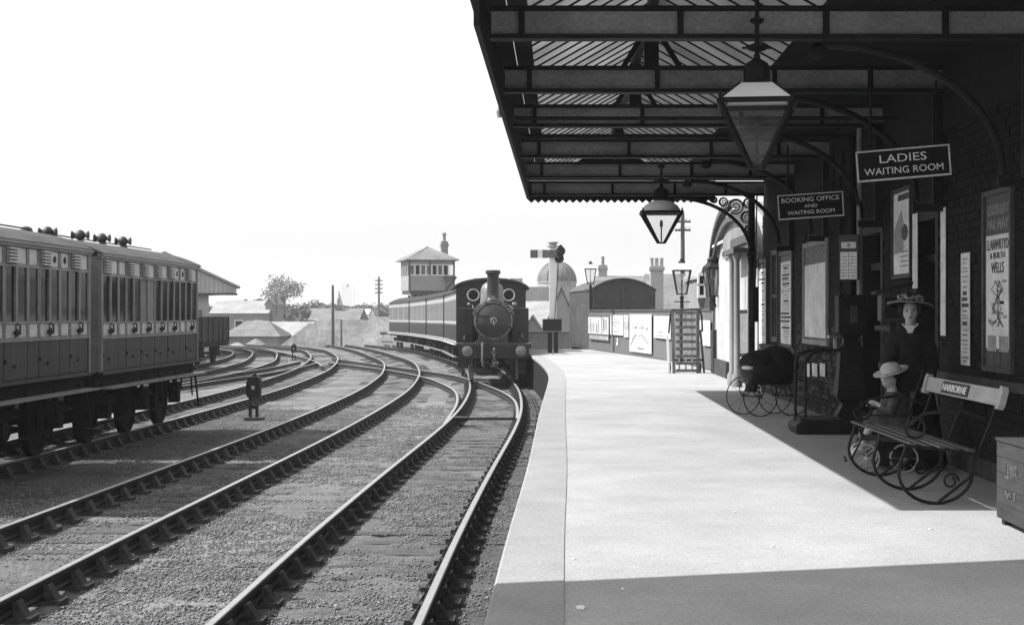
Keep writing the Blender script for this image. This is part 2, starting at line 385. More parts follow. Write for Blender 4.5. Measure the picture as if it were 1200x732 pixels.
def track(cpts, label, ymax=150, pieces_to=62, spacing=.72):
    path = smoothpath(spline(cpts, 1.2), 6)
    root = thing('railway_track', label, 'railway track', (path[0].x, path[0].y, 0), group='railway tracks curving past the platform')
    rail(side(path, .7175), root); rail(side(path, -.7175), root)
    far = MB(); acc = 0; nxt = 0; ns = 0
    farch = MB()
    for a, b in zip(path, path[1:]):
        L = (b-a).length
        while nxt < acc+L:
            t = (nxt-acc)/L; p = a.lerp(b, t); d = (b-a).normalized(); ang = atan2(-d.x, d.y)+random.uniform(-.012, .012)
            z = zg(p.y)-.205+random.uniform(-.007, .003); nxt += spacing+random.uniform(-.02, .02)
            if p.y < 9: continue
            if p.y > ymax: break
            R = Matrix.Rotation(ang, 4, 'Z')
            q = Vector((d.y, -d.x, 0))
            if p.y < pieces_to:
                s = bpy.data.objects.new('sleeper', slme); C.objects.link(s); s.parent = root; s.location = Vector((p.x, p.y, z))-root.location; s.rotation_euler = (0,0,ang)
                for k in (-.7175, .7175):
                    c = bpy.data.objects.new('chair', chme); C.objects.link(c); c.parent = root
                    c.location = Vector((p.x, p.y, zg(p.y)-.205))+q*k-root.location; c.scale = (1.05,1.05,1.2); c.rotation_euler = (0,0,ang+(pi if random.random() < .5 else 0))
            else:
                T = Matrix.Translation(Vector((p.x, p.y, z))-root.location) @ R
                m = MB().box(-1.35,-.125,-.14,1.35,.125,0).xf(T); far.add(m.v, m.f)
                for k in (-.7175, .7175):
                    T = Matrix.Translation(Vector((p.x, p.y, zg(p.y)-.19))+q*k-root.location) @ R
                    m = MB().box(-.17,-.1,0,.17,.1,.04).box(-.1,-.08,.04,.1,.08,.10).xf(T); farch.add(m.v, m.f)
        acc += L
    if far.v:
        tag(obj('sleepers', far, M['sleeper'], root), kind='stuff'); tag(obj('rail_chairs', farch, M['rust'], root), kind='stuff')
    return path
tp1 = track(CT, 'platform track with the steam engine standing on it, nearest the platform edge', pieces_to=70)
tp2 = track(CT2, 'empty middle track, second from the platform, sweeping left in a long curve')
tp3 = track(CT3, 'track under the wheels of the standing carriages on the left', ymax=135, pieces_to=60)
tp4 = track(CT4, 'siding between the standing carriages and the open wagons', ymax=125, pieces_to=55)
tp5 = track(CT5, 'siding farthest left with the open wagons on it', ymax=115, pieces_to=30)
x1 = thing('railway_crossover', 'crossover rails diverging left from the platform track across the middle track', 'crossover', (-2, 33, 0))
rail(smoothpath(spline([(-.93,33.2),(-1.03,37),(-1.2,40.8),(-1.7,45.5),(-2.44,50.4),(-3.15,54.4),(-4,58.7),(-5.6,63.8),(-8.25,71.7),(-12.2,84)], 1), 4), x1, -.004)
rail(smoothpath(spline([(-2.34,31.5),(-2.47,36),(-2.62,39.8),(-3.1,46),(-3.85,51),(-4.75,56),(-6.5,62.7),(-8.2,67.8),(-11.2,76)], 1), 4), x1, -.004)
obj('point_rod', MB().bar((-1.0+2,33.6-33,-.12),(-2.4+2,33.6-33,-.12),.03,.03).bar((1.2,.9,-.12),(-.4,.9,-.12),.03,.03).box(-.3,.5,-.16,.0,1.0,-.08), M['iron'], x1)
x2 = thing('railway_crossover', 'short crossover linking the carriage track with the siding beside it', 'crossover', (-12, 45, 0))
rail(smoothpath(spline([(-11.95,42),(-11.85,51),(-11.4,60),(-11.3,68),(-11.7,76)], 1), 4), x2, -.004)
rail(smoothpath(spline([(-13.35,44),(-13.1,51),(-12.7,60),(-12.5,68),(-12.9,78)], 1), 4), x2, -.004)
x3 = thing('railway_crossover', 'single turnout rails peeling off in front of the distant ground signal', 'crossover', (-12, 80, 0))
rail(smoothpath(spline([(-10.6,70),(-12.4,79),(-14.6,88),(-17.4,98),(-21,108)], 1), 4), x3, -.005)

# loose ballast stones lying between and over the sleepers
def stones(name, n, x0, x1, y0, y1, m, smin, smax, seed):
    rng = np.random.default_rng(seed)
    y = y0*(y1/y0)**rng.random(n*2); x = rng.uniform(x0, x1, n*2)
    # clumpy density
    keep = np.array([noise.noise((a*.45, b*.28, 5))+.55*noise.noise((a*2, b*1.2, 1)) for a, b in zip(x, y)])+rng.uniform(-.5, .5, n*2)+np.where((x > -4.05) & (x < -2.55), .45, np.where(x > -2.5, -.2, .05)) > .05
    for cx in (-.98,-2.42,-4.18,-5.62,-8.05,-9.5):
        keep &= np.abs(x-cx-np.interp(y, [0, 35, 60], [0, 0, -2.2])*(y > 35)) > .13
    x = x[keep][:n]; y = y[keep][:n]; k = len(x)
    s = rng.uniform(smin, smax, k)*rng.uniform(.6, 1.3, k)
    base = np.array([(1,0,0),(0,1,0),(-1,0,0),(0,-1,0),(.15,.1,.75),(.1,-.1,-.6)], float)
    tri = np.array([(0,1,4),(1,2,4),(2,3,4),(3,0,4),(1,0,5),(2,1,5),(3,2,5),(0,3,5)])
    a = rng.uniform(0, 2*pi, k); ca, sa = np.cos(a), np.sin(a)
    jit = base[None]*(1+rng.uniform(-.35, .35, (k, 6, 3)))*s[:, None, None]
    V = np.empty_like(jit); V[..., 0] = jit[..., 0]*ca[:, None]-jit[..., 1]*sa[:, None]+x[:, None]; V[..., 1] = jit[..., 0]*sa[:, None]+jit[..., 1]*ca[:, None]+y[:, None]
    V[..., 2] = jit[..., 2]+(np.array([zg(q) for q in y])-.190+s*.3-.015)[:, None]
    F = (tri[None]+np.arange(k)[:, None, None]*6).reshape(-1, 3)
    me = bpy.data.meshes.new(name); me.vertices.add(k*6); me.vertices.foreach_set('co', V.reshape(-1)); me.loops.add(len(F)*3); me.loops.foreach_set('vertex_index', F.reshape(-1))
    me.polygons.add(len(F)); me.polygons.foreach_set('loop_start', np.arange(len(F))*3); me.polygons.foreach_set('loop_total', np.full(len(F), 3)); me.update(); me.validate()
    return obj(name, me, m)
tag(stones('ballast_stones', 95000, -8.2, -.42, 10, 42, M['stone'], .006, .017, 3), 'grey ballast chippings strewn between the rails and sleepers', 'ballast', kind='stuff')

# ================================================================== PLATFORM
EDGE = [(-.35,-8),(-.35,7),(-.34,10.5),(-.31,14),(-.31,22),(-.28,29),(-.27,33),(-.31,37),(-.48,42),(-.78,48),(-1.15,54),(-1.65,60),(-2.3,66)]
ep = [p for p in smoothpath(spline(EDGE, 1), 3)]
def platform():
    n = len(ep); zlow = -.75
    def zt(y): return P-max(0, y-60)*.10
    surf = MB(); cope = MB(); face = MB()
    inner = side(ep, .36)
    vs = []; fs = []
    for p, q in zip(ep, inner):
        vs += [(q.x-.01, q.y, zt(p.y)), (9, q.y, zt(p.y))]
    for i in range(n-1): fs.append((2*i, 2*i+1, 2*i+3, 2*i+2))
    surf.add(vs, fs)
    back = MB()
    for a, b, ia, ib in zip(ep, ep[1:], inner, inner[1:]):
        k = len(cope.v)
        z0, z1 = zt(a.y)+.006, zt(b.y)+.006
        for p, z in ((a, z0), (b, z1)):
            pass
        cope.add([(a.x,a.y,z0-.014),(a.x+.014,a.y,z0),(ia.x,ia.y,z0),(ia.x,ia.y,z0-.09),(a.x,a.y,z0-.09),
                  (b.x,b.y,z1-.014),(b.x+.014,b.y,z1),(ib.x,ib.y,z1),(ib.x,ib.y,z1-.09),(b.x,b.y,z1-.09)],
                 [(0,1,6,5),(1,2,7,6),(2,3,8,7),(3,4,9,8),(4,0,5,9)])
        face.add([(a.x+.05,a.y,zt(a.y)-.085),(b.x+.05,b.y,zt(b.y)-.085),(b.x+.05,b.y,zlow),(a.x+.05,a.y,zlow)], [(0,1,2,3)])
    o = tag(obj('platform', surf, M['platform']), kind='structure')
    obj('edge_coping', cope, M['coping'], o)
    obj('platform_wall', face, M['brick'], o)
    end = ep[-1]; obj('platform_end', MB().add([(end.x,end.y,P-.6),(9,end.y,P-.6),(9,end.y,zlow),(end.x,end.y,zlow)],[(0,1,2,3)]), M['brick'], o)
platform()
def scraps():
    rnd = random.Random(3); m = MB()
    for (px, py, s) in [(680,712,.035),(672,655,.012),(690,500,.012),(742,560,.01),(905,640,.012),(1090,620,.014),(812,520,.01),(730,690,.012),(860,600,.01),(760,470,.012)]:
        Y = FPX*(CZ-P)/(py-VY); x = X(px, Y); n = 6
        p = [(x+s*rnd.uniform(.6,1)*cos(2*pi*k/n), Y+s*2*rnd.uniform(.6,1)*sin(2*pi*k/n)) for k in range(n)]
        m.prism(p, P+.002, P+.006, 'z')
    tag(obj('litter', m, M['white']), 'small pale paper scraps scattered over the sunlit platform', 'litter', kind='stuff')
scraps()

tag(stones('ballast_stones', 260, -8.2, -.42, 10, 60, M['white'], .005, .011, 9), 'scattered whitish chips and scraps lying on the ballast', 'ballast', kind='stuff')
def point_rodding():
    r = thing('point_rodding', 'thin point rods on low stools along the foot of the platform wall', 'point rods', (-.6, 33, -.25))
    pth = [p for p in smoothpath(side([q for q in ep if 31 < q.y < 50], -.22), 3)]
    for o in (0, .07): obj('rod', MB().tube([(p.x+.6-o, p.y-33, zg(p.y)+.12) for p in pth], .016, 6), M['rust'], r)
    for p in pth[::2]: obj('rod_stool', MB().box(p.x+.42,p.y-33.07,0,p.x+.68,p.y-32.93,zg(p.y)+.12), M['stone'], r)
point_rodding()

# ================================================================== STATION BUILDING (wall along the platform, under the canopy)
WX = 3.6
GY = [11.95, 14.85, 17.6, 21.1, 24.3, 27.9]
def building():
    root = thing('station_building', 'dark brick station building running along the right side of the platform under the canopy', 'station', (WX, 8.5, P))
    L = root.location
    def loc(m): return m.xf(Matrix.Translation(-L))
    # openings (y0,y1,z0,z1) door recesses
    openings = [(15.15,16.1,P,3.15), (17.75,18.95,P,3.15)]
    segs = []; y = 8.6
    wall = MB()
    for a, b, z0, z1 in openings:
        wall.box(WX+.02, y, P-.3, WX+.35, a, 5.4); wall.box(WX+.02, a, z1, WX+.35, b, 5.4); wall.box(WX+.36, a-.1, P-.1, WX+.5, b+.1, z1+.1); y = b
    wall.box(WX+.02, y, P-.3, WX+.35, 28.3, 5.4)
    wall.box(WX+.35, 28.0, P-.3, 9, 28.3, 5.4); wall.box(WX+.35, 8.6, P-.3, 9, 8.9, 5.4)
    wall.box(3.57, 20.12, P-.3, WX+.019, 23.9, 4.2)
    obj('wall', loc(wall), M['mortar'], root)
    roof = MB().prism([(WX-.05,5.4),(9.2,5.4),(6.4,7.1)], 8.4, 28.5)
    obj('roof', loc(roof), M['slate'], root)
    # bricks, proud of the mortar: bay between 20.1 and 23.9 first, then the dark wall
    bm_ = MB().box(-.02,-.107,-.033,.0,.107,.033); bme = bm_.mesh('brick'); bme.materials.append(M['brick'])
    bme2 = bm_.mesh('brick'); bme2.materials.append(M['brick_pale'])
    cnt = 0; rest = MB()
    def bricks(x, y0, y1, z0, z1, pale, skip=()):
        nonlocal cnt
        k = 0; z = z0+.04
        while z < z1:
            yy = y0+(.0 if k % 2 else -.115)
            while yy < y1:
                a = max(y0, yy)+.005; b = min(y1, yy+.22)
                if b-a > .05 and not any(s[0] < (a+b)/2 < s[1] and s[2] < z < s[3] for s in skip):
                    cy = (a+b)/2; h = (b-a)/2; xx = x+random.uniform(-.004, .004)
                    if cnt < 296 and pale:
                        o = bpy.data.objects.new('brick', bme2 if random.random() < .4 else bme); C.objects.link(o); o.parent = root
                        o.location = Vector((xx, cy, z))-L; o.scale = (1, h/.107, 1); cnt += 1
                    else: rest.box(xx-.02-L.x, a-L.y, z-.033-L.z, xx-L.x, b-L.y, z+.033-L.z)
                yy += .23
            z += .076; k += 1
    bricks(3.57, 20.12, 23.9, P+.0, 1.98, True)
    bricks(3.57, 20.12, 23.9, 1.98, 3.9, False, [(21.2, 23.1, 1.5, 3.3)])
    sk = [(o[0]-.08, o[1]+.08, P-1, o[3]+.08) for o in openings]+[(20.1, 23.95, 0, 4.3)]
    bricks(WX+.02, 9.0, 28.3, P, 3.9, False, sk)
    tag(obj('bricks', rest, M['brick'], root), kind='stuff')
    # end face of the bay with alternating quoins
    q = MB(); z = P+.03; k = 0
    while z < 4.0:
        q.box(3.575 if k % 2 else 3.585, 20.10, z, WX+.3, 20.119, z+.066); z += .076; k += 1
    obj('quoin', loc(q), M['brick_pale'], root)
    # string course, plinth
    t = MB()
    for a, b in ((9, 15.05), (16.2, 17.65), (19.05, 20.0), (24, 28.2)): t.box(WX-.06, a, 1.52, WX+.02, b, 1.60)
    for a, b in ((9, 15.05), (16.2, 17.65), (19.05, 20.0), (24, 28.2)): t.box(WX-.04, a, P, WX+.015, b, P+.16)
    obj('string_course', loc(t), M['brick_pale'], root)
    for a, b, z0, z1 in openings:
        d = MB().box(WX+.25, a+.08, z0+.01, WX+.30, b-.08, z1-.5)
        for (u, v) in ((.2,.9),(1.05,1.7)):
            for s in (0, 1):
                m = (a+b)/2; q0 = a+.16 if s == 0 else m+.05; q1 = m-.05 if s == 0 else b-.16
                d.box(WX+.235, q0, z0+u, WX+.249, q1, z0+v)
        dr = obj('door', loc(d), M['darkwood'], root)
        obj('door_frame', loc(MB().box(WX+.0,a-.05,z0,WX+.24,a+.07,z1).box(WX+.0,b-.07,z0,WX+.24,b+.05,z1).box(WX+.0,a+.071,z1-.09,WX+.24,b-.071,z1).box(WX+.1,a+.071,z1-.5,WX+.24,b-.071,z1-.42)), M['darkwood'], dr)
        obj('fanlight', loc(MB().box(WX+.18, a+.07, z1-.42, WX+.20, b-.07, z1-.09)), M['pane'], dr)
        obj('door_handle', loc(MB().ell((WX+.22, a+.2, z0+1.05), (.03,.03,.03), 10, 8)), M['steel'], dr)
    # windows of the wall
    for a, b in ((9.6, 10.9), (25.9+.35, 27.0)):
        f = obj('window', loc(MB().box(WX-.02,a,1.66,WX+.018,a+.08,3.2).box(WX-.02,b-.08,1.66,WX+.018,b,3.2).box(WX-.02,a+.081,3.12,WX+.018,b-.081,3.2).box(WX-.02,a+.081,1.66,WX+.018,b-.081,1.74).box(WX-.01,a+.081,2.4,WX+.016,b-.081,2.45).box(WX-.01,(a+b)/2-.02,1.741,WX+.016,(a+b)/2+.02,2.399)), M['frame'], root)
        obj('pane', loc(MB().box(WX+.005, a+.08, 1.74, WX+.012, b-.08, 3.12)), M['pane'], f)
    obj('rainwater_pipe', loc(MB().cyl((WX-.05, 19.3, P), (WX-.05, 19.3, 4.3), .045, 10)), M['canopy'], root)
    return root
building()

# ------------------------------------------------------------------ canopy
def canopy():
    root = thing('platform_canopy', 'dark iron and glass canopy roof hanging over the platform from the station wall', 'canopy', (1.5, 11.4, 4.2))
    L = root.location
    loc = lambda m: m.xf(Matrix.Translation(-L))
    XL, XR, Y0, Y1 = -.60, 3.58, 11.12, 28.2
    zb, zt = 4.21, 4.46
    for i, y in enumerate(GY):
        g = obj('girder', loc(MB().box(XL+.06, y-.07, zb, XR, y+.07, zb+.035).box(XL+.06, y-.06, zt-.035, XR, y+.06, zt)), M['canopy'], root)
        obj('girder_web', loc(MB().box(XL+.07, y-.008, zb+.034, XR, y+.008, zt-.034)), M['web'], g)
        st = MB()
        for x in (-.30, .90, 2.0, 2.9): st.box(x-.022, y-.05, zb+.036, x+.022, y-.009, zt-.036)
        obj('stiffener', loc(st), M['canopy'], g)
        # arched bracket from the column up to the girder, with a round boss at its head
        pts = []; cx, cz, rx, rz = 1.98, 3.20, 1.36, .97
        for k in range(17):
            t = pi/2*k/16; pts.append((cx+rx*sin(t), y, cz+rz*cos(t)))
        br = obj('arched_bracket', loc(MB().sweep2(pts) if hasattr(MB, 'sweep2') else MB().tube(pts, .032, 8)), M['canopy'], root, smooth=True)
        obj('boss', loc(MB().ell((1.93, y-.03, 4.12), (.075,.06,.06), 12, 8)), M['canopy'], br, smooth=True)
        # scrolls of the spandrel
        sc = MB()
        if i != 5: SC = ()
        else: SC = ((3.08,4.02,.13),(3.27,3.83,.10),(2.86,4.10,.075),(3.30,4.08,.085),(3.31,3.62,.07),(2.70,4.135,.05),(3.315,3.46,.05))
        for (sx, sz, R) in SC:
            sp = [(sx+R*(1-k/22)*cos(k*.62), y, sz+R*(1-k/22)*sin(k*.62)) for k in range(20)]
            sc.tube(sp, .011, 5)
            sc.ring((sx, y, sz), R, .013, 'y', 18, 5)
        if SC: obj('spandrel_scroll', loc(sc), M['canopy'], br)
        if i != 5:
            obj('wall_corbel', loc(MB().box(3.30, y-.035, 3.10, 3.58, y+.035, 3.17).box(3.49, y-.035, 3.171, 3.58, y+.035, 4.2)), M['canopy'], root)
            if i == 2: obj('post', loc(MB().cyl((3.32, y, 2.35), (3.32, y, 4.2), .028, 10)), M['web'], root)
            continue
        c = MB().lathe([(.11,0),(.11,.18),(.075,.24),(.06,.5),(.055,2.2),(.07,2.35),(.09,2.42),(.09,2.5),(.06,2.55),(.06,3.46)], (3.36, y, P), 14)
        obj('column', loc(c), M['canopy'], root, smooth=True)
    # fascia with sawtooth valance at the far end, the near end and along the track
    def saw(p0, p1, z0, z1, tooth, depth):
        p0 = Vector(p0); p1 = Vector(p1); n = max(1, round((p1-p0).length/tooth)); d = (p1-p0)/n; q = Vector((-d.y, d.x)).normalized()*.025
        m = MB()
        for k in range(n):
            a = p0+d*k; b = a+d; c = (a+b)/2
            vs = [(a.x,a.y,z1),(b.x,b.y,z1),(b.x,b.y,z0),(c.x,c.y,z0-depth),(a.x,a.y,z0)]
            m.add(vs+[(v[0]+q.x, v[1]+q.y, v[2]) for v in vs], [(0,1,2,3,4),(9,8,7,6,5),(2,7,8,3),(3,8,9,4),(0,5,6,1)])
        return m
    obj('end_board', loc(MB().box(XL, Y1-.02, 4.505, XR+.05, Y1+.03, 4.66)), M['canopy'], root)
    obj('end_valance', loc(saw((XL, Y1), (2.75, Y1), 4.16, 4.5, .125, .055)), M['canopy'], root)
    obj('track_valance', loc(MB().box(XL-.02, Y0, 4.17, XL+.02, Y1, 4.58)), M['canopy'], root)
    obj('gutter', loc(MB().box(XL-.09, Y0, 4.5, XL-.021, Y1, 4.60)), M['canopy'], root)
    obj('downpipe_stub', loc(MB().tube([(XL-.08, 17.9, 4.5), (XL-.11, 17.9, 4.42), (XL-.10, 17.9, 4.36)], .03, 8)), M['web'], root)
    # boarded borders either side of the glazed ridge roof
    for x0, x1 in ((XL+.012, -.26), (2.04, 3.62)):
        n = 8 if x1 > 3 else 2; wd = (x1-x0)/n
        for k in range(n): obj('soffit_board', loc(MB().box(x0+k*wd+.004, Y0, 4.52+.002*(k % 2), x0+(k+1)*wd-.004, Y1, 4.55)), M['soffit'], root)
    RX, RZ, EZ = .88, 5.20, 4.54
    def slope(x): return EZ+(RZ-EZ)*(1-abs(x-RX)/(RX+.28 if x < RX else 2.06-RX))
    k = 0; y = Y0+.05; st = .43; nb = int((Y1-Y0-.1)/st)
    for i in range(nb+1):
        yy = Y0+.05+i*(Y1-Y0-.1)/nb
        b = MB().bar((-.28, yy, EZ-.0), (RX, yy, RZ-.0), .03, .014).bar((RX, yy, RZ-.0), (2.06, yy, EZ-.0), .03, .014)
        obj('glazing_bar', loc(b), M['canopy'], root)
        if i < nb and yy > 12.0:
            y2 = Y0+.05+(i+1)*(Y1-Y0-.1)/nb
            for x0 in (-.28, 2.06):
                m = MB().add([(x0,yy+.01,EZ+.012),(x0,y2-.01,EZ+.012),(RX,y2-.01,RZ+.012),(RX,yy+.01,RZ+.012),
                              (x0,yy+.01,EZ+.018),(x0,y2-.01,EZ+.018),(RX,y2-.01,RZ+.018),(RX,yy+.01,RZ+.018)], [(0,1,2,3),(7,6,5,4),(0,4,5,1),(1,5,6,2),(2,6,7,3),(3,7,4,0)])
                obj('roof_pane', loc(m), M['skyglass'], root)
    obj('roof_boarding', loc(MB().bar((-.28, 11.6, EZ+.05), (RX, 11.6, RZ+.05), .98, .02).bar((RX, 11.6, RZ+.05), (2.06, 11.6, EZ+.05), .98, .02)), M['soffit'], root)
    obj('ridge_beam', loc(MB().box(RX-.04, Y0, RZ-.13, RX+.04, Y1, RZ+.06)), M['canopy'], root)
    for y in (GY[1]+.6, GY[2]+1.2, GY[4]):
        obj('king_post', loc(MB().box(RX-.07, y-.05, zt, RX+.07, y+.05, RZ-.1).bar((RX-.3, y, zt+.05), (RX, y, RZ-.2), .05, .05).bar((RX+.3, y, zt+.05), (RX, y, RZ-.2), .05, .05)), M['canopy'], root)
    for y in (Y0+.01, Y1-.04):
        obj('gable_boarding', loc(MB().prism([(-.28,EZ-.03),(2.06,EZ-.03),(RX,RZ)], y, y+.03)), M['soffit'], root)
    gp = MB().cyl((XL+.1, 16.7, 4.20), (XR, 16.7, 4.20), .022, 8).cyl((XL+.1, 19.3, 4.30), (XR, 19.3, 4.30), .03, 8)
    obj('gas_pipe', loc(gp), M['canopy'], root, smooth=True)
canopy()

# ------------------------------------------------------------------ unseen bridge over the line, added to cast the foreground shade
def shade_bridge():
    root = thing('shade_bridge', 'unseen lattice bridge added at the near end of the platform to cast the foreground shade', 'shade_bridge', (-4.6, 8.04, 0)); L = root.location
    a = atan2(.282, 1); U = Vector((cos(a), sin(a), 0)); V = Vector((sin(a), -cos(a), 0))
    T = Matrix(((U.x, V.x, 0, 0), (U.y, V.y, 0, 0), (0, 0, 1, 0), (0, 0, 0, 1)))
    obj('deck', MB().box(-8, 0, 5.5, 10, 2.4, 5.65).xf(T), M['sleeper'], root)
    for y in (0.03, 2.33):
        m = MB().box(-8, y, 5.66, 10, y+.04, 5.78).box(-8, y, 6.6, 10, y+.04, 6.7)
        for k in range(60): m.bar((-8+k*.3, y+.02, 5.75), (-7.7+k*.3, y+.02, 6.62), .03, .03).bar((-7.7+k*.3, y+.02, 5.75), (-8+k*.3, y+.02, 6.62), .03, .03)
        obj('parapet', m.xf(T), M['canopy'], root)
    for x in (-7.4, 9.2):
        for y in (.2, 2.2): obj('pier', MB().box(x-.12, y-.12, -.3, x+.12, y+.12, 5.49).xf(T), M['canopy'], root)
shade_bridge()

# ------------------------------------------------------------------ hanging signs
def sign(name, label, lines, c, wd, ht, rz, roll):
    root = thing(name, label, 'sign', c, rz, group='hanging platform signs')
    R = Matrix.Rotation(roll, 4, 'Y')
    fr = MB().box(-wd/2,-.02,-ht/2,wd/2,.02,-ht/2+.014).box(-wd/2,-.02,ht/2-.014,wd/2,.02,ht/2).box(-wd/2,-.02,-ht/2+.0141,-wd/2+.014,.02,ht/2-.0141).box(wd/2-.014,-.02,-ht/2+.0141,wd/2,.02,ht/2-.0141)
    obj('board', MB().box(-wd/2+.01,-.014,-ht/2+.01,wd/2-.01,.014,ht/2-.01).xf(R), M['enamel'], root)
    obj('frame', fr.xf(R), M['paper'], root)
    t = MB()
    for txt, v, w_, h_ in lines:
        for s in (-1,): put(t, letters(txt, w_*wd, h_*ht), (0, s*.0145, v*ht), (1,0,0), (0,0,1), (0,-1,0))
    obj('lettering', t.xf(R), M['signwhite'], root)
    obj('hanger', MB().cyl((-wd*.35,0,ht/2),(-wd*.35,0,4.2-c[2]),.012,6).cyl((wd*.35,0,ht/2),(wd*.35,0,4.2-c[2]),.012,6), M['canopy'], root)
Ys = 14.0
sign('hanging_sign', 'black sign lettered LADIES WAITING ROOM, the larger nearer one hanging over the standing woman', [('LADIES',.19,.50,.26),('WAITING ROOM',-.2,.84,.22)],
     (X(1058.5,Ys), Ys, Z(191.5,Ys)), X(1112,Ys)-X(1004,Ys), .272, -radians(8), -radians(4.2))
Ys = 19.3
sign('hanging_sign', 'black sign lettered BOOKING OFFICE AND WAITING ROOM, the smaller one farther along the wall', [('BOOKING OFFICE',.27,.88,.19),('AND',0,.2,.13),('WAITING ROOM',-.25,.72,.16)],
     (X(950,Ys), Ys, Z(241,Ys)), X(988,Ys)-X(912,Ys), .30, -radians(8), -radians(3.5))

# ------------------------------------------------------------------ gas lanterns
def hex_pts(r, z, n=4, a0=pi/4): return [(r*cos(a0+2*pi*k/n), r*sin(a0+2*pi*k/n), z) for k in range(n)]
def lantern_parts(root, wtop, h, zb, iron, glazing, rod=None, thick=.016, a0=pi/4, white_top=True, dome=False):
    """tapered square lantern, bottom at zb, glass height h, top width wtop"""
    rt = wtop/sqrt(2); rb = rt*.16
    t = hex_pts(rt, zb+h, 4, a0); b = hex_pts(rb, zb, 4, a0)
    fr = MB()
    for k in range(4):
        fr.bar(b[k], t[k], thick*1.3, thick*1.3); fr.bar(t[k], t[(k+1) % 4], thick*2.2, thick*1.6); fr.bar(b[k], b[(k+1) % 4], thick*1.2, thick)
        fr.lathe([(.003,.05),(.014,.03),(.008,0)][::-1], (t[k][0], t[k][1], t[k][2]+.01), 8)
    obj('lantern_frame', fr, iron, root)
    g = MB()
    for k in range(4):
        j = (k+1) % 4; s = .93
        g.add([(b[k][0]*s,b[k][1]*s,b[k][2]+.01),(b[j][0]*s,b[j][1]*s,b[j][2]+.01),(t[j][0]*s,t[j][1]*s,t[j][2]-.01),(t[k][0]*s,t[k][1]*s,t[k][2]-.01)], [(0,1,2,3)])
    obj('glass_pane', g, glazing, root)
    r2 = rt*.46; ht = wtop*.27
    if dome:
        obj('reflector', MB().lathe([(rt*.72,0),(rt*.70,.03),(rt*.6,.09),(rt*.4,.14),(.07,.17)], (0,0,zb+h+.012), 18), M['opal'], root, smooth=True)
    else:
        tt = hex_pts(rt*1.0, zb+h+.012, 4, a0); uu = hex_pts(r2, zb+h+ht, 4, a0)
        obj('reflector', MB().add(tt+uu, [(0,1,5,4),(1,2,6,5),(2,3,7,6),(3,0,4,7),(4,5,6,7)]), M['opal'], root)
        m = MB()
        for k in range(4): m.bar(tt[k], uu[k], thick*.6, thick*.6)
        obj('reflector_edge', m, iron, root)
    zc = zb+h+(ht if not dome else .17)
    cw = MB().lathe([(wtop*.19,0),(wtop*.20,.02),(wtop*.175,.03),(wtop*.17,wtop*.24),(wtop*.18,wtop*.25),(wtop*.15,wtop*.30),(wtop*.05,wtop*.36),(wtop*.045,wtop*.42)], (0,0,zc), 16)
    for k in range(10): a = 2*pi*k/10; cw.box(wtop*.175*cos(a)-.006, wtop*.175*sin(a)-.006, zc+.03, wtop*.175*cos(a)+.006, wtop*.175*sin(a)+.006, zc+wtop*.23)
    obj('chimney', cw, iron, root, smooth=True)
    obj('burner', MB().cyl((0,0,zb+.02),(0,0,zb+h*.62),.010,8).lathe([(.008,0),(.024,.03),(.02,.09),(.008,.11)],(0,0,zb+h*.5),10), iron, root, smooth=True)
    zc += wtop*.40
    if rod:
        r = MB().cyl((0,0,zc-.02),(0,0,rod),.017,8)
        r.lathe([(.017,0),(.06,.012),(.085,.03),(.085,.045),(.03,.06),(.017,.07)],(0,0,zc+.03),14)
        r.lathe([(.017,0),(.05,.02),(.055,.04),(.017,.06)],(0,0,zc+.23),12)
        r.bar((-.11,0,zc+.06),(.11,0,zc+.06),.02,.015)
        obj('hanging_rod', r, iron, root, smooth=True)
    return zc
for lab, px, pyb, Y, dome, a0 in (('large glass gas lantern hanging nearest the camera beneath the first canopy girders', 887, 197, 11.68, False, pi/4-.13), ('gas lantern with domed white top hanging at the far end of the canopy', 775, 284.5, 22.0, True, pi/4)):
    w_ = .60 if dome else .568; x = X(px, Y); zb = Z(pyb, Y)
    r = thing('hanging_lantern', lab, 'lantern', (x, Y, zb), group='lanterns hanging from the canopy')
    ztop = (97 if not dome else 250)
    zglass = Z(122 if not dome else 249.5, Y)-zb
    lantern_parts(r, w_*(.93 if not dome else .90), zglass, 0, M['canopy'], M['lampglass'], rod=(4.16 if dome else 4.82)-zb, dome=dome, a0=a0, thick=.022)

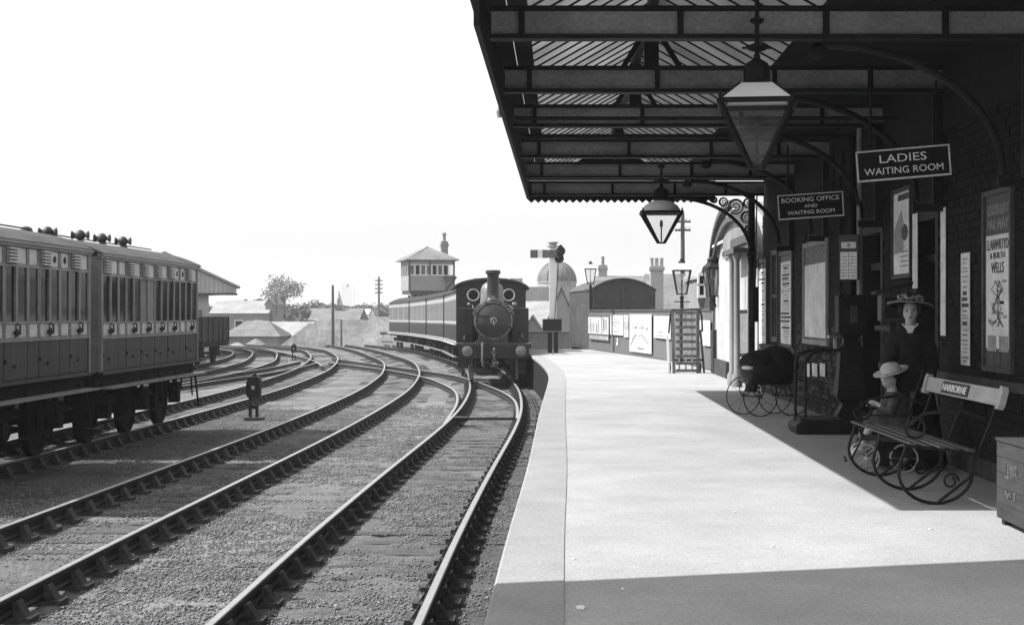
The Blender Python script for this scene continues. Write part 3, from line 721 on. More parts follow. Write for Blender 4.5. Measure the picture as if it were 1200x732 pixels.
# ================================================================== POSTERS AND NOTICES ON THE WALL
def wallframe(name, label, y0, y1, z0, z1, x=WX, header=None, top=.0, kind='text', fw=.05, group='framed posters on the station wall', seed=1):
    """board fixed on the wall facing the track: y0 (far, left) > y1 (near, right)"""
    rnd = random.Random(seed); ym = (y0+y1)/2
    root = thing(name, label, 'poster', (x, ym, z0), group=group); W = y0-y1; H = z1-z0
    T = Matrix(((0,0,-1,0),(-1,0,0,0),(0,1,0,0),(0,0,0,1)))      # local (u right, v up, n out) -> world
    def fl(m): return m.xf(T)
    if fw:
        fr = MB().box(-W/2,0,0,W/2,fw,.035).box(-W/2,H-fw,0,W/2,H,.035).box(-W/2,fw+.0005,0,-W/2+fw,H-fw-.0005,.035).box(W/2-fw,fw+.0005,0,W/2,H-fw-.0005,.035)
        obj('frame', fl(fr), M['inkgrey'] if kind == 'none' else M['frame'], root)
        obj('backboard', fl(MB().box(-W/2+.01,.01,0,W/2-.01,H-.01,.012)), M['frame'], root)
    a = fw+.03 if fw else 0
    b0 = a+(.12 if kind == 'map' else 0)
    obj('sheet', fl(MB().box(-W/2+a,b0,.0125,W/2-a,H-a-top,.016)), M['paper'], root)
    pr = MB(); pg = MB(); w2 = W/2-a-.02
    if header:
        hm = MB()
        for i, t in enumerate(header): put(hm, letters(t, W*.72, top*.30), (0, H-a-top*(.30+.40*i), .013), (1,0,0), (0,1,0), (0,0,1))
        obj('header_lettering', fl(hm), M['inkgrey'], root)
    v = H-a-top-.05
    if kind == 'map':
        put(pr, letters('LLANWRTYD', w2*1.9, .085), (0, v-.03, .0165), (1,0,0), (0,1,0), (0,0,1)); v -= .11
        put(pr, letters('& BUILTH', w2*1.3, .05), (0, v-.01, .0165), (1,0,0), (0,1,0), (0,0,1)); v -= .08
        put(pr, letters('WELLS', w2*1.1, .09), (0, v-.03, .0165), (1,0,0), (0,1,0), (0,0,1)); v -= .12
        # route map
        for k in range(6):
            p = [(rnd.uniform(-.6,.6)*w2*(.5+.5*(j%2)), v-.02-.075*j, .0175) for j in range(6)]; pr.tube(p, .004, 4)
        for k in range(12): yy = v-rnd.uniform(0,.42); xx = rnd.uniform(.2,.7)*w2*rnd.choice((-1,1)); pg.box(xx-.06,yy,.0162,xx+.06,yy+.025,.0168)
        v -= .47
        for s in (-1,1): pg.box(s*w2*.52-w2*.40,v-.13,.0162,s*w2*.52+w2*.40,v,.0168)
        v -= .16
        for j in range(2):
            for s in (-1,0,1): pr.box(s*w2*.64-w2*.24,v-.06,.0162,s*w2*.64+w2*.24,v,.0168)
            v -= .08
    elif kind == 'text':
        while v > b0+.04:
            h = rnd.choice((.012,.02,.035)); ww = w2*rnd.uniform(.5, 1)
            (pr if h > .03 else pg).box(-ww, v-h, .0162, ww*rnd.uniform(.6,1), v, .0168); v -= h+rnd.uniform(.012,.035)
    elif kind == 'picture':
        pg.add([(-w2,b0+H*.22,.0166),(w2*.2,b0+H*.25,.0166),(w2*.35,b0+H*.5,.0166),(0,b0+H*.72,.0166),(-w2,b0+H*.5,.0166)],[(0,1,2,3,4)])
        pr.ell((w2*.35,b0+H*.45,.0155),(w2*.5,H*.10,.002),16,6); pr.box(-w2*.5,H*.86,.0162,w2*.9,H*.93,.0168)
        for j in range(4): pg.box(-w2*.2,.12+j*.05,.0162,w2*.8,.135+j*.05,.0168)
    if pr.v: obj('print', fl(pr), M['ink'], root)
    if pg.v: obj('print', fl(pg), M['inkgrey'], root)
    return root
def wy(px, x=WX): return FPX*x/(px-VX)
def wz(py, Y): return Z(py, Y)
def fz(name, label, pxl, pxr, pyt, pyb, x=WX, **k):
    y0, y1 = wy(pxl, x), wy(pxr, x); return wallframe(name, label, y0, y1, wz(pyb, y0), wz(pyt, y0), x=x, **k)
fz('railway_poster', 'tall framed route map poster at the far right of the wall, beside the crate', 1155, 1189, 226, 434, kind='map', top=.30, header=['LONDON & N W', 'RAILWAY'], seed=3, fw=.045)
fz('notice', 'narrow white printed notice strip between the tall framed map poster and the woman', 1128, 1138.5, 297, 427, kind='text', fw=0, group='narrow notices on the wall', seed=4)
fz('notice', 'very narrow pale strip standing for a lit door jamb directly right of the waiting woman', 1104, 1110, 244, 393, kind='none', fw=0, group='narrow notices on the wall', seed=5)  # pale sheet painted in for light on a door jamb
fz('notice', 'narrow pale strip standing for a lit column edge left of the woman, reaching up from her hat', 1071, 1077, 251, 338, kind='none', fw=0, group='narrow notices on the wall', seed=6)  # pale sheet painted in for light on a column edge
fz('picture_poster', 'picture poster with a dark figure, hung high on the wall above the woman\'s hat', 1048, 1069.5, 224, 327, kind='picture', fw=.018, seed=7)
fz('framed_notice', 'large framed sheet with a round emblem on the brick bay behind the weighing machine', 943, 971, 286, 402, x=3.547, kind='none', top=.22, fw=.07, seed=8, header=['L N W'])
fz('framed_notice', 'framed timetable between the brick bay and the far doors', 915, 930, 296, 408, kind='text', fw=.06, top=.08, seed=9)
fz('framed_notice', 'narrow framed timetable at the far end of the wall past the perambulator', 890, 900, 305, 408, kind='text', fw=.06, top=.08, seed=10)
for k, px in enumerate((944, 953, 962)):
    fz('small_notice', ('left', 'middle', 'right')[k]+' one of three small white tickets on the bricks beneath the large frame', px, px+6, 425, 440, x=3.545, kind='none', fw=0, group='three small notices below the frame', seed=11+k)
# framed notice fixed to the third column, facing the camera
def column_notice():
    Y = 17.45; x0, x1 = X(983, Y), X(1006, Y); z0, z1 = Z(328, Y), Z(275, Y)
    r = thing('framed_notice', 'small framed notice with two columns of print above the weighing machine', 'poster', ((x0+x1)/2, Y, z0), -.5, group='framed posters on the station wall'); W = (x1-x0)*1.05; H = z1-z0
    obj('frame', MB().box(-W/2,0,0,W/2,.04,H), M['frame'], r, bevel=.006)
    obj('sheet', MB().box(-W/2+.02,-.004,.01,W/2-.02,-.0005,H*.62).box(-W/2+.03,-.004,H*.70,W/2-.03,-.0005,H*.84), M['paper'], r)
    pr = MB().box(-.004,-.006,.02,.004,-.0045,H*.6)
    for s in (-1, 1):
        for j in range(7): pr.box(s*W*.23-.03,-.006,.04+j*.035,s*W*.23+.03,-.0045,.05+j*.035)
    pr.box(-.02,-.006,H*.73,.02,-.0045,H*.81)
    obj('print', pr, M['inkgrey'], r)
column_notice()
# wall box with a little pitched lid left of the woman
def wall_box():
    Y = 15.6; x0, x1 = X(1033, Y), X(1062, Y); z0, z1 = Z(376, Y), Z(345, Y)
    r = thing('wall_box', 'dark wooden wall box with a sloping lid behind the woman\'s shoulder', 'box', ((x0+x1)/2, Y, z0))
    W = x1-x0; H = z1-z0
    obj('case', MB().box(-W/2,0,0,W/2,.2,H), M['frame'], r, bevel=.006)
    obj('lid', MB().prism([(-W/2-.06,H),(W/2+.06,H+.1),(W/2+.06,H+.13),(-W/2-.06,H+.03)], -.04, .22), M['darkwood'], r)
    obj('door', MB().box(-W/2+.03,-.012,.03,W/2-.03,-.001,H-.03), M['darkwood'], r)
    obj('bracket', MB().box(-.03,.05,-.2,.03,.1,0).box(-.03,.1,-.1,.03,X(1130,Y)-x0,-.05), M['darkwood'], r)
wall_box()

# ================================================================== BENCH
def bench():
    ya, yb = 13.62, 11.42                      # far end, near end
    r = thing('platform_bench', 'long platform bench with a pale HARBORNE name board back and looped iron legs', 'bench', (2.6, ya, P))
    L = r.location; loc = lambda m: m.xf(Matrix.Translation(-L))
    xf_, xb = 2.52, 3.00                       # seat front and back
    for k in range(5):
        x = xf_+.01+k*.105; z = P+.455-.012*k
        obj('seat_slat', loc(MB().box(x-.024, yb-.06, z-.009, x+.024, ya+.06, z+.009)), M['slat'], r, bevel=.006)
    for y in (13.52, 12.45, 11.52):
        m = MB()
        # looped leg: seat front, down to the floor in a big curve, back up to the rear
        pts = [(xf_-.02+.02, y, P+.44)]
        cx, cz, rx, rz = (xf_+xb)/2-.03, P+.235, .27, .225
        for k in range(19):
            t = radians(165)+radians(210)*k/18; pts.append((cx+rx*cos(t), y, cz+rz*sin(t)))
        pts.append((xb+.02, y, P+.42))
        m.tube(pts, .0125, 8)
        m.tube([(xf_-.02, y, P+.43), (xb+.03, y, P+.385)], .0125, 8)
        # rear support running up behind the back board, with a scroll arm
        m.tube([(xb-.25, y, P+.02), (xb-.02, y, P+.2), (xb+.06, y, P+.42), (xb+.14, y, P+.62), (xb+.205, y, P+.84)], .012, 8)
        m.tube([(xb-.16+.06*cos(a)*(1-a/14), y, P+.17+.06*sin(a)*(1-a/14)) for a in [i*.5 for i in range(16)]], .009, 6)
        obj('leg', loc(m), M['iron'], r, smooth=True)
        if y != 12.45:
            a = MB().tube([(xb+.09, y, P+.62), (xb-.1, y, P+.69), (xf_+.12, y, P+.66), (xf_+.0, y, P+.56)]+[(xf_+.06+.075*cos(t), y, P+.56+.075*sin(t)) for t in [pi+i*.45 for i in range(12)]], .012, 8)
            obj('armrest', loc(a), M['iron'], r, smooth=True)
    T = Matrix.Translation((xb+.165, (ya+yb)/2, P+.785)) @ Matrix.Rotation(radians(14), 4, 'Y')
    h = (ya-yb)/2
    bd = obj('name_board', loc(MB().box(-.012,-h,-.062,.012,h,.062).xf(T)), M['benchwood'], r, bevel=.004)
    obj('end_block', loc(MB().prism([(-h-.11,-.05),(-h-.11,.05),(-h-.08,.085),(-h-.02,.085),(-h-.02,-.085),(-h-.08,-.085)], -.02, .03, 'x').prism([(h+.11,-.05),(h+.11,.05),(h+.08,.085),(h+.02,.085),(h+.02,-.085),(h+.08,-.085)], -.02, .03, 'x').xf(T)), M['benchwood'], r, bevel=.004)
    cy = .12; pw = .42
    obj('name_plate', loc(MB().box(-.019,cy-pw,-.048,-.0125,cy+pw,.048).xf(T)), M['enamel'], bd)
    t = MB(); put(t, letters('HARBORNE', pw*1.78, .058), (-.0195, cy, 0), (0,-1,0), (0,0,1), (-1,0,0))
    obj('lettering', loc(t.xf(T)), M['signwhite'], bd)
bench()

# ================================================================== CRATE at the right edge
def crate():
    x0, y0 = 2.90, 10.52; wd, ln, h = .62, 1.15, .51
    r = thing('wooden_crate', 'stencilled wooden crate standing at the right edge beyond the bench', 'crate', (x0, y0, P), radians(0))
    # left side faces the track; corner nearest the wall end is at (x0,y0); crate runs towards the camera
    n = 5; ph = h/n
    for k in range(n):
        obj('plank', MB().box(0,-ln,.04+k*ph+.0015,.016,0,.04+(k+1)*ph-.0015), M['crate'], r, bevel=.002)
        obj('plank', MB().box(.017,-.018,.04+k*ph+.003,wd,-.002,.04+(k+1)*ph-.003), M['crate'], r, bevel=.003)
        obj('plank', MB().box(.017,-ln,.04+k*ph+.003,wd,-ln+.016,.04+(k+1)*ph-.003), M['crate'], r, bevel=.003)
    obj('crate_lining', MB().box(.018,-ln+.018,.045,wd-.01,-.02,.04+h), M['darkwood'], r)
    for k in range(4): obj('lid_board', MB().box(-.01+k*(wd+.02)/4+.002,-ln-.01,.041+h,-.01+(k+1)*(wd+.02)/4-.002,.01,.06+h), M['crate'], r, bevel=.003)
    obj('skid', MB().box(.02,-.12,0,wd-.02,-.05,.039).box(.02,-ln+.05,0,wd-.02,-ln+.12,.039), M['darkwood'], r)
    t = MB(); put(t, letters('L&NWR', .26, .10), (-.0035,-.36,.37), (0,-1,.0), (0,0,1), (-1,0,0)); put(t, letters('No 4   B.', .24, .05), (-.0035,-.34,.22), (0,-1,0), (0,0,1), (-1,0,0))
    obj('stencil', t, M['wood_grey'], r)
crate()

# ================================================================== WEIGHING MACHINE with handrail
def weigher():
    Y = 18.4; s = FPX/Y; x = X(996, Y)
    r = thing('weighing_machine', 'tall cast iron weighing machine with a low platform and curved handrail by the brick bay', 'weighing machine', (x, Y, P))
    obj('base', MB().prism([(-.66,0),(.16,0),(.16,.10),(.12,.16),(-.60,.16),(-.68,.10)], -.30, .34), M['iron'], r, bevel=.015)
    obj('treadle_plate', MB().box(-.62,-.24,.161,-.14,.28,.185), M['rust'], r, bevel=.006)
    def sq(prof):
        m = MB(); vs = []
        for w_, z in prof: vs += [(-w_,-w_*.85,z),(w_,-w_*.85,z),(w_,w_*.85,z),(-w_,w_*.85,z)]
        n = len(prof); return m.add(vs, [(i*4+k, i*4+(k+1) % 4, (i+1)*4+(k+1) % 4, (i+1)*4+k) for i in range(n-1) for k in range(4)]+[(3,2,1,0), ((n-1)*4, (n-1)*4+1, (n-1)*4+2, (n-1)*4+3)])
    obj('pedestal', sq([(.17,.161),(.17,.22),(.14,.26),(.10,.34),(.155,.40),(.175,.44),(.175,.47),(.165,.50),(.13,.93),(.15,.96),(.15,.99),(.09,1.02),(.08,1.10),(.12,1.14),(.14,1.16)]), M['iron'], r, bevel=.006)
    obj('pedestal_panel', MB().add([(-.10,-.146,.54),(.10,-.146,.54),(.08,-.126,.88),(-.08,-.126,.88),(-.10,-.15,.54),(.10,-.15,.54),(.08,-.13,.88),(-.08,-.13,.88)],[(0,1,2,3),(7,6,5,4),(0,4,5,1),(1,5,6,2),(2,6,7,3),(3,7,4,0)]), M['darkwood'], r)
    hd = obj('head_case', MB().box(-.155,-.13,1.161,.155,.13,1.60), M['iron'], r, bevel=.012)
    obj('head_panel', MB().box(-.10,-.142,1.22,.10,-.131,1.54), M['darkwood'], hd, bevel=.004)
    obj('dial_slot', MB().box(-.02,-.148,1.28,.06,-.1425,1.48), M['frame'], hd)
    obj('beam_knob', MB().cyl((-.155,-.05,1.12),(-.24,-.05,1.12),.014,8).ell((-.25,-.05,1.12),(.025,.025,.025),10,8).box(-.20,-.07,.98,-.165,-.03,1.10), M['steel'], r, smooth=True)
    for dy, o in ((.10, 0), (-.20, .07)):
        pts = [(-.62+o, dy, .05)]+[(-.62+o, dy, .75)]+[(-.62+o+.20*(1-cos(a)), dy, .80+.16*sin(a)) for a in [i*pi/16 for i in range(0, 9)]]+[(-.10, dy, .97)]
        obj('handrail', MB().tube(pts, .019, 8), M['iron'], r, smooth=True)
weigher()

# ================================================================== PERAMBULATOR
def wheel_mb(c, R, axis='x', r=.008, ns=10, rot=0):
    m = MB().ring(c, R, r, axis, 28, 6); c = Vector(c)
    for k in range(ns):
        t = 2*pi*k/ns+rot; d = {'x': Vector((0,cos(t),sin(t))), 'y': Vector((cos(t),0,sin(t)))}[axis]
        m.tube([c, c+d*R], .0022, 4)
    e = Vector((1,0,0)) if axis == 'x' else Vector((0,1,0))
    m.cyl(c-e*.03, c+e*.03, .018, 8); return m
def pram():
    Y = 21.6
    r = thing('perambulator', 'black hooded perambulator on tall wire wheels parked beyond the weighing machine', 'pram', (X(900, Y), Y, P), radians(22))
    # long axis local x; wheels in local xz planes
    for s in (-.24, .24):
        obj('wheel', wheel_mb((-.25, s, .26), .26, 'y'), M['iron'], r, smooth=True)
        obj('wheel', wheel_mb((.24, s, .26), .26, 'y'), M['iron'], r, smooth=True)
    obj('axle', MB().cyl((-.25,-.26,.26),(-.25,.26,.26),.010,8).cyl((.24,-.26,.26),(.24,.26,.26),.010,8), M['iron'], r)
    sp = MB()
    for s in (-.19, .19):
        for x in (-.25, .24): sp.ring((x, s, .36), .09, .008, 'y', 16, 5)
        sp.tube([(-.36,s,.45),(-.2,s,.43),(.2,s,.43),(.36,s,.45)], .01, 6)
    obj('spring', sp, M['iron'], r, smooth=True)
    body = MB(); n = 18; vs = []
    for z, a, b in ((.42,.30,.14),(.47,.38,.19),(.58,.42,.22),(.68,.44,.235),(.69,.43,.225)):
        vs += [(a*(abs(cos(t))**.7)*(1 if cos(t) > 0 else -1), b*(abs(sin(t))**.7)*(1 if sin(t) > 0 else -1), z) for t in [2*pi*k/n for k in range(n)]]
    body.add(vs, [(i*n+k, i*n+(k+1) % n, (i+1)*n+(k+1) % n, (i+1)*n+k) for i in range(4) for k in range(n)]+[tuple(range(n-1,-1,-1)), tuple(4*n+k for k in range(n))])
    obj('body', body, M['loco'], r, smooth=True)
    # folded blankets and the raised hood with ribs
    hood = MB(); vs = []; m = 9; q = 12
    for i in range(m):
        a = radians(-8+i*13); 
        for k in range(q+1):
            t = pi*k/q; vs.append((.10+.34*sin(a)*.98*max(.25, sin(t))**.35+(-.0), .235*cos(t), .64+.27*cos(a)*sin(t)**.8+(.012 if i % 2 else 0)))
    fs = [(i*(q+1)+k, i*(q+1)+k+1, (i+1)*(q+1)+k+1, (i+1)*(q+1)+k) for i in range(m-1) for k in range(q)]
    ho = obj('hood', hood.add(vs, fs), M['dress'], r, smooth=2); so_ = ho.modifiers.new('thick', 'SOLIDIFY'); so_.thickness = .015
    obj('blanket', MB().ell((-.12,0,.70),(.31,.235,.19),18,10).ell((.12,0,.74),(.27,.24,.21),18,10).ell((.05,.02,.74),(.2,.19,.14),16,10).ell((-.3,0,.66),(.12,.19,.08),14,8), M['dress'], r, smooth=True)
    obj('handle', MB().tube([(.40,-.2,.62),(.55,-.2,.80),(.62,-.19,.86),(.62,.19,.86),(.55,.2,.80),(.40,.2,.62)], .011, 8), M['iron'], r, smooth=True)
    obj('white_cover', MB().ell((-.37,-.1,.655),(.08,.10,.03),12,6), M['paper'], r, smooth=True)
pram()

# ================================================================== PEOPLE
def hand(m, wrist, d, palmn, s=1., curl=.6):
    """hand with palm, four unequal bent fingers and a side thumb; d = pointing direction, palmn = palm normal (fingers curl to it)"""
    d = Vector(d).normalized(); n = Vector(palmn); n = (n-d*n.dot(d)).normalized(); sd = d.cross(n); w0 = Vector(wrist)
    m.tube([w0-d*.01, w0+d*.03*s, w0+d*.075*s, w0+d*.088*s], [.019*s, .024*s, .026*s, .018*s], 8)
    R = [(-.024,.062,.0075),(-.008,.072,.008),(.008,.067,.0078),(.023,.052,.0068)]
    for o, ln, rr in R:
        p = w0+d*.078*s+sd*o*s; a = 0; pts = [p]
        for k in range(3):
            a += curl*(.5+.35*k); q = pts[-1]+(d*cos(a)+n*sin(a))*ln*s*(.42-.08*k); pts.append(q)
        m.tube(pts, [rr*s, rr*s*.95, rr*s*.88, rr*s*.7], 6)
    p = w0+d*.03*s-sd*.02*s; m.tube([p, p+(d*.6-sd*.7+n*.3).normalized()*.03*s, p+(d*.9-sd*.75+n*.6).normalized()*.058*s], [.0095*s,.009*s,.0068*s], 6)
def head_mb(c, s=1., turn=0., tilt=0.):
    """head with brow, nose, lips, chin and ears; face looks along -Y; c = centre"""
    R = Matrix.Translation(c) @ Matrix.Rotation(turn, 4, 'Z') @ Matrix.Rotation(tilt, 4, 'X')
    m = MB(); h = .115*s
    vs = []; fs = []; nu, nv = 40, 30
    for i in range(nv+1):
        a = pi*i/nv
        for k in range(nu):
            t = 2*pi*k/nu; x, y, z = sin(a)*sin(t), -sin(a)*cos(t), cos(a)     # y<0 is the face
            rx, ry, rz = .074*s, .092*s, h
            if z < 0: rx *= 1-.30*(-z)**1.4; ry *= 1-.06*(-z)
            if y > 0 and z < -.2: y *= 1-.45*(-z-.2)
            px, py, pz = x*rx, y*ry, z*rz
            f = max(0, -y)
            g = lambda X0, Z0, wx, wz_: math.exp(-((px/s-X0)/wx)**2-((pz/s-Z0)/wz_)**2)
            if f > .2:
                py -= s*(.024*g(0,-.022,.010,.016)+.012*g(0,.002,.009,.02)+.008*g(0,-.052,.02,.008)+.010*g(0,-.09,.02,.014)+.005*g(0,.03,.05,.012))
                py += s*(.010*g(.03,.008,.014,.010)+.010*g(-.03,.008,.014,.010)+.004*g(0,-.043,.02,.005)+.004*g(0,-.068,.02,.006))
            vs.append((px, py, pz))
    for i in range(nv):
        for k in range(nu): fs.append((i*nu+k, (i+1)*nu+k, (i+1)*nu+(k+1) % nu, i*nu+(k+1) % nu))
    m.add(vs, fs)
    for sd in (-1, 1): m.ell((sd*.073*s, .008*s, -.008*s), (.009*s,.018*s,.028*s), 8, 8)
    return m.xf(R), R
def face_parts(root, R, s=1.):
    e = MB()
    for sd in (-1, 1): e.ell((sd*.030*s,-.079*s,.007*s), (.0135*s,.0045*s,.0068*s), 10, 6)
    obj('eye', e.xf(R), M['hair'], root)
    b = MB()
    for sd in (-1, 1): b.tube([(sd*.015*s,-.088*s,.024*s),(sd*.032*s,-.088*s,.029*s),(sd*.047*s,-.078*s,.023*s)], .0032*s, 5)
    obj('eyebrow', b.xf(R), M['hair'], root)
    obj('lips', MB().ell((0,-.0935*s,-.051*s), (.019*s,.006*s,.0042*s), 12, 6).ell((0,-.0925*s,-.059*s), (.015*s,.006*s,.004*s), 12, 6).xf(R), M['lip'], root)
def woman():
    Y = 14.25; x = X(1069, Y)
    r = thing('person', 'young woman in dark dress and wide trimmed hat, standing behind the bench', 'person', (x-.02, Y, P))
    hz = Z(364, Y)-P                                      # eye height above platform
    hc = Vector((0, -.01, hz-.005))
    turn = radians(-12)
    b, R = head_mb(hc, .93, turn, radians(4))
    b.tube([(0,.01,hz-.18),(0,.005,hz-.09),(0,.0,hz-.05)], [.052,.040,.042], 12)
    sh = hz-.195
    b.rings([(0,.02,.78,.125,.10),(0,.02,.88,.13,.10),(0,.01,.97,.105,.08),(0,.0,1.08,.125,.09),(0,0,sh-.08,.15,.09),(0,.005,sh-.01,.14,.075),(0,.01,sh+.035,.06,.055)], 20)
    for s in (-1, 1):
        b.tube([(s*.08,.02,.80),(s*.085,.01,.48),(s*.08,.03,.10),(s*.08,.0,.04)], [.085,.058,.038,.035], 10)
        b.ell((s*.085,-.05,.035), (.038,.12,.035), 12, 8)
    armsp = [[(-.13,.01,sh-.03),(-.20,.0,sh-.28),(-.20,-.14,sh-.47)], [(.13,.01,sh-.03),(.19,.02,sh-.28),(.15,-.14,sh-.46)]]
    for a in armsp: b.tube(a, [.045,.036,.024], 8)
    hand(b, armsp[0][2], (-.2,-.6,-.5), (0.3,-.2,-.9), .95, .5); hand(b, armsp[1][2], (-.6,-.5,-.3), (-.3,.3,-.9), .95, .6)
    obj('body', b, M['skin'], r, remesh=.007)
    face_parts(r, R, .93)
    # dress: bodice with full sleeves, long flared skirt with folds
    d = MB()
    d.rings([(0,.02,.95,.135,.11),(0,.01,1.02,.125,.10),(0,.0,1.12,.145,.115),(0,0,sh-.10,.19,.12),(0,.005,sh-.03,.185,.10),(0,.01,sh+.02,.10,.075),(0,.01,sh+.045,.064,.06)], 24)
    for a in armsp:
        w_ = Vector(a[2]); d.tube([a[0], (Vector(a[0])+Vector(a[1]))/2, a[1], (Vector(a[1])+w_)/2, w_], [.07,.09,.072,.055,.037], 12)
    obj('bodice', d, M['dress'], r, remesh=.010)
    sk = MB(); n = 48; vs = []
    for z, R0 in ((1.0,.125),(.93,.16),(.8,.20),(.6,.235),(.4,.265),(.2,.30),(.03,.335)):
        for k in range(n):
            t = 2*pi*k/n; f = 1+(.055*sin(9*t+1.3)+.03*sin(17*t))*(1-z)
            vs.append((R0*f*cos(t)*1.0, .02+R0*f*sin(t)*.85, z))
    sk.add(vs, [(i*n+k, i*n+(k+1) % n, (i+1)*n+(k+1) % n, (i+1)*n+k) for i in range(6) for k in range(n)])
    so_ = obj('skirt', sk, M['dress'], r, smooth=2); so_.modifiers.new('thick', 'SOLIDIFY').thickness = .008
    # pale sailor collar points
    col = MB()
    for s in (-1, 1): col.add([(s*.005,-.075,sh+.00),(s*.075,-.045,sh+.075),(s*.062,-.02,sh+.085),(s*.03,-.075,sh+.035)], [(0,1,2,3)])
    col.add([(-.02,-.085,sh-.005),(.02,-.085,sh-.005),(.045,-.062,sh+.06),(-.045,-.062,sh+.06)], [(0,1,2,3)])
    c = obj('collar', col.xf(Matrix.Rotation(turn, 4, 'Z')), M['white'], r); c.modifiers.new('thick', 'SOLIDIFY').thickness = .006
    # hair
    h = MB().ell((0,.024,hz+.018), (.094,.09,.10), 18, 12).ell((0,.085,hz-.035), (.05,.04,.05), 12, 8)
    for s in (-1, 1): h.ell((s*.078,-.012,hz+.02), (.032,.05,.055), 10, 8)
    H = Matrix.Translation((0,0,hz)) @ Matrix.Rotation(turn, 4, 'Z') @ Matrix.Translation((0,0,-hz)); obj('hair', h.xf(H), M['hair'], r, smooth=True)
    # hat
    T = Matrix.Translation((0,.0,hz+.062)) @ Matrix.Rotation(radians(5), 4, 'Y') @ Matrix.Rotation(radians(-9), 4, 'X')
    n = 32; vs = []
    for R0, z in ((.205,-.03),(.202,-.012),(.13,.008),(.105,.012),(.105,.06),(.085,.085),(.0,.095)):
        vs += [(R0*cos(2*pi*k/n)*(1+.04*sin(4*pi*k/n)), R0*sin(2*pi*k/n)*.92, z+.012*sin(6*pi*k/n+1)*(R0 > .1)) for k in range(n)]
    hm = MB().add(vs, [(i*n+k, i*n+(k+1) % n, (i+1)*n+(k+1) % n, (i+1)*n+k) for i in range(6) for k in range(n)]).xf(T)
    ho = obj('hat', hm, M['dress'], r, smooth=2); ho.modifiers.new('thick', 'SOLIDIFY').thickness = .007
    tr = MB(); rnd = random.Random(5)
    for k in range(26): a = rnd.uniform(pi, 2*pi); tr.ell((.10*cos(a), .09*sin(a), .035+rnd.uniform(-.01,.03)), (.022,.016,.014), 7, 5)
    obj('hat_trimming', tr.xf(T), M['plume'], r, smooth=True)
    hb = MB().ring((0,0,-.014), .204, .005, 'z', 28, 5, pi, 2*pi).xf(T); obj('hat_binding', hb, M['inkgrey'], r)
woman()

